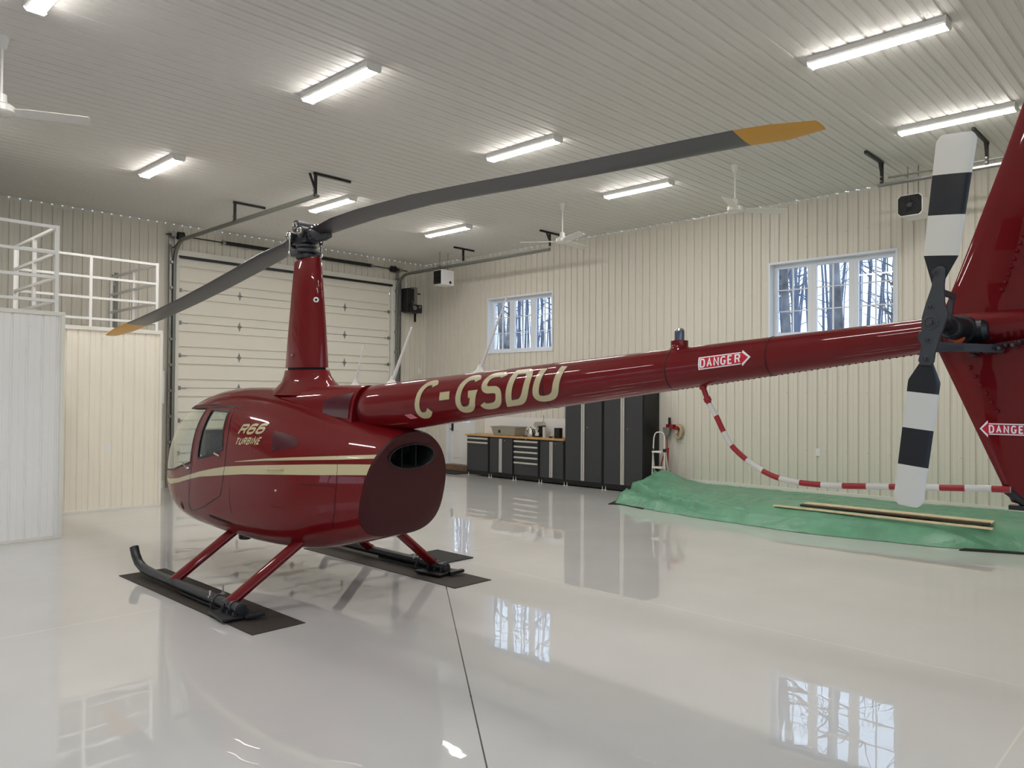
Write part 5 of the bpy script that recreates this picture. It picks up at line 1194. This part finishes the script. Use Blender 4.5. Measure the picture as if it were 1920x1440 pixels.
mb = MB(); mb.prism([(10.36, 2.5), (10.72, 1.72), (10.9, 1.1), (11.6, 1.4), (11.2, 2.4)], lambda u, v, d: (u, v, d), .001, .012); tag(make('underlay_sheet', mb, M['black_m'], org=(11, 2, 0)), 'black sheet corner under the tarpaulin below the tail fin', 'sheet', 'black sheets under the tarpaulin')
def board(label, a, b, w, h, m):
    tag(make('wood_board', MB().bar(a, b, w, h), m, org=tuple((Vector(a) + Vector(b)) / 2), bevel=.002), label, 'board', 'boards lying on the green tarpaulin')
def rest(x, y0, y1, w): return max(tarp_h(x + dx * w / 2, y0 + (y1 - y0) * k / 40) for k in range(41) for dx in (-1, 0, 1))
for label, x, y0, y1, w, h, m in (('pale narrow pine board at the front of the tarpaulin', 10.63, 4.93, 2.20, .06, .022, 'wood'), ('pale wider board behind the dark board on the tarpaulin', 10.99, 4.62, 2.27, .17, .020, 'wood'), ('thin dark board between the two pale boards on the tarpaulin', 10.835, 4.62, 2.28, .10, .020, 'wood_d')):
    z = rest(x, y0, y1, w) + h / 2 + .001; board(label, (x, y0, z), (x, y1, z), w, h, M[m])
# ------------------------------------------------------------------ outside: snowy woods
def terr(x, y):
    d = max(0, abs(x - 4.3) - 8.6)
    k = .10 + (.33 if x > 0 else .05) * min(1, max(0, (y - 18) / 6))
    return -.25 + 13 * k * (1 - math.exp(-d / 11)) + .3 * noise.noise(Vector((x * .15, y * .15, 0))) * min(1, d / 4)
mb = MB(); rows = []
for i in range(61): rows.append([(-45 + 130 * j / 60 , -40 + 130 * i / 60, 0) for j in range(61)])
rows = [[(x, y, terr(x, y)) for x, y, _ in r] for r in rows]; mb.grid(rows)
g = make('snowy_ground', mb, M['snow'], smooth=180); g['kind'] = 'structure'
def grow(mb, p, d, L, r, lev, rnd):
    n = 5; pts = [p]; q = Vector(p); dd = Vector(d)
    for i in range(n):
        dd = (dd + Vector((rnd.uniform(-1, 1), rnd.uniform(-1, 1), rnd.uniform(-.3, .7))) * (.05 if lev == 0 else .22)).normalized(); q = q + dd * (L / n); pts.append(q.copy())
    mb.tube(pts, [r * (1 - .72 * i / n) for i in range(n + 1)], 7 if lev == 0 else 4, False)
    if lev < 2:
        for k in range((15 if lev == 0 else 5)):
            t = rnd.uniform(.22 if lev == 0 else .25, .98); i = min(int(t * n), n - 1); b = pts[i].lerp(pts[i + 1], t * n - i); a = rnd.uniform(0, 6.283)
            nd = (Vector((math.cos(a), math.sin(a), rnd.uniform(.1, .8) if lev == 0 else rnd.uniform(-.3, .6)))).normalized()
            grow(mb, b, nd, L * (rnd.uniform(.11, .21) if lev == 0 else rnd.uniform(.3, .5)), r * (1 - .6 * t) * (.42 if lev == 0 else .55), lev + 1, rnd)
def tree(x, y, h, r, seed, label, m='bark'):
    rnd = random.Random(seed); z = terr(x, y) - .1; mb = MB(); grow(mb, Vector((x, y, z)), Vector((rnd.uniform(-.06, .06), rnd.uniform(-.06, .06), 1)).normalized(), h, r, 0, rnd)
    tag(make('bare_tree', mb, M[m], org=(x, y, z), smooth=60, recalc=False), label, 'tree', 'leafless trees outside the windows')
TL = 'leafless tree standing in the snowy woods outside the windows'
rr_ = random.Random(21); TP = [(16.9, 6.35)]; n = 0
for k in range(4000):
    if n >= 34: break
    x = rr_.uniform(16.5, 42); ra = rr_.choice((rr_.uniform(.27, .52), rr_.uniform(.80, 1.10), rr_.uniform(.3, 1.0))); y = x * ra
    if min(math.hypot(x - p[0], y - p[1]) for p in TP) < 4.7: continue
    TP.append((x, y)); tree(x, y, rr_.uniform(11, 17), rr_.uniform(.08, .19), 100 + n, TL); n += 1
tree(16.9, 6.35, 13, .15, 500, 'mossy leaning tree seen through the middle pane of the larger window', 'bark')
# far thicket nobody could count
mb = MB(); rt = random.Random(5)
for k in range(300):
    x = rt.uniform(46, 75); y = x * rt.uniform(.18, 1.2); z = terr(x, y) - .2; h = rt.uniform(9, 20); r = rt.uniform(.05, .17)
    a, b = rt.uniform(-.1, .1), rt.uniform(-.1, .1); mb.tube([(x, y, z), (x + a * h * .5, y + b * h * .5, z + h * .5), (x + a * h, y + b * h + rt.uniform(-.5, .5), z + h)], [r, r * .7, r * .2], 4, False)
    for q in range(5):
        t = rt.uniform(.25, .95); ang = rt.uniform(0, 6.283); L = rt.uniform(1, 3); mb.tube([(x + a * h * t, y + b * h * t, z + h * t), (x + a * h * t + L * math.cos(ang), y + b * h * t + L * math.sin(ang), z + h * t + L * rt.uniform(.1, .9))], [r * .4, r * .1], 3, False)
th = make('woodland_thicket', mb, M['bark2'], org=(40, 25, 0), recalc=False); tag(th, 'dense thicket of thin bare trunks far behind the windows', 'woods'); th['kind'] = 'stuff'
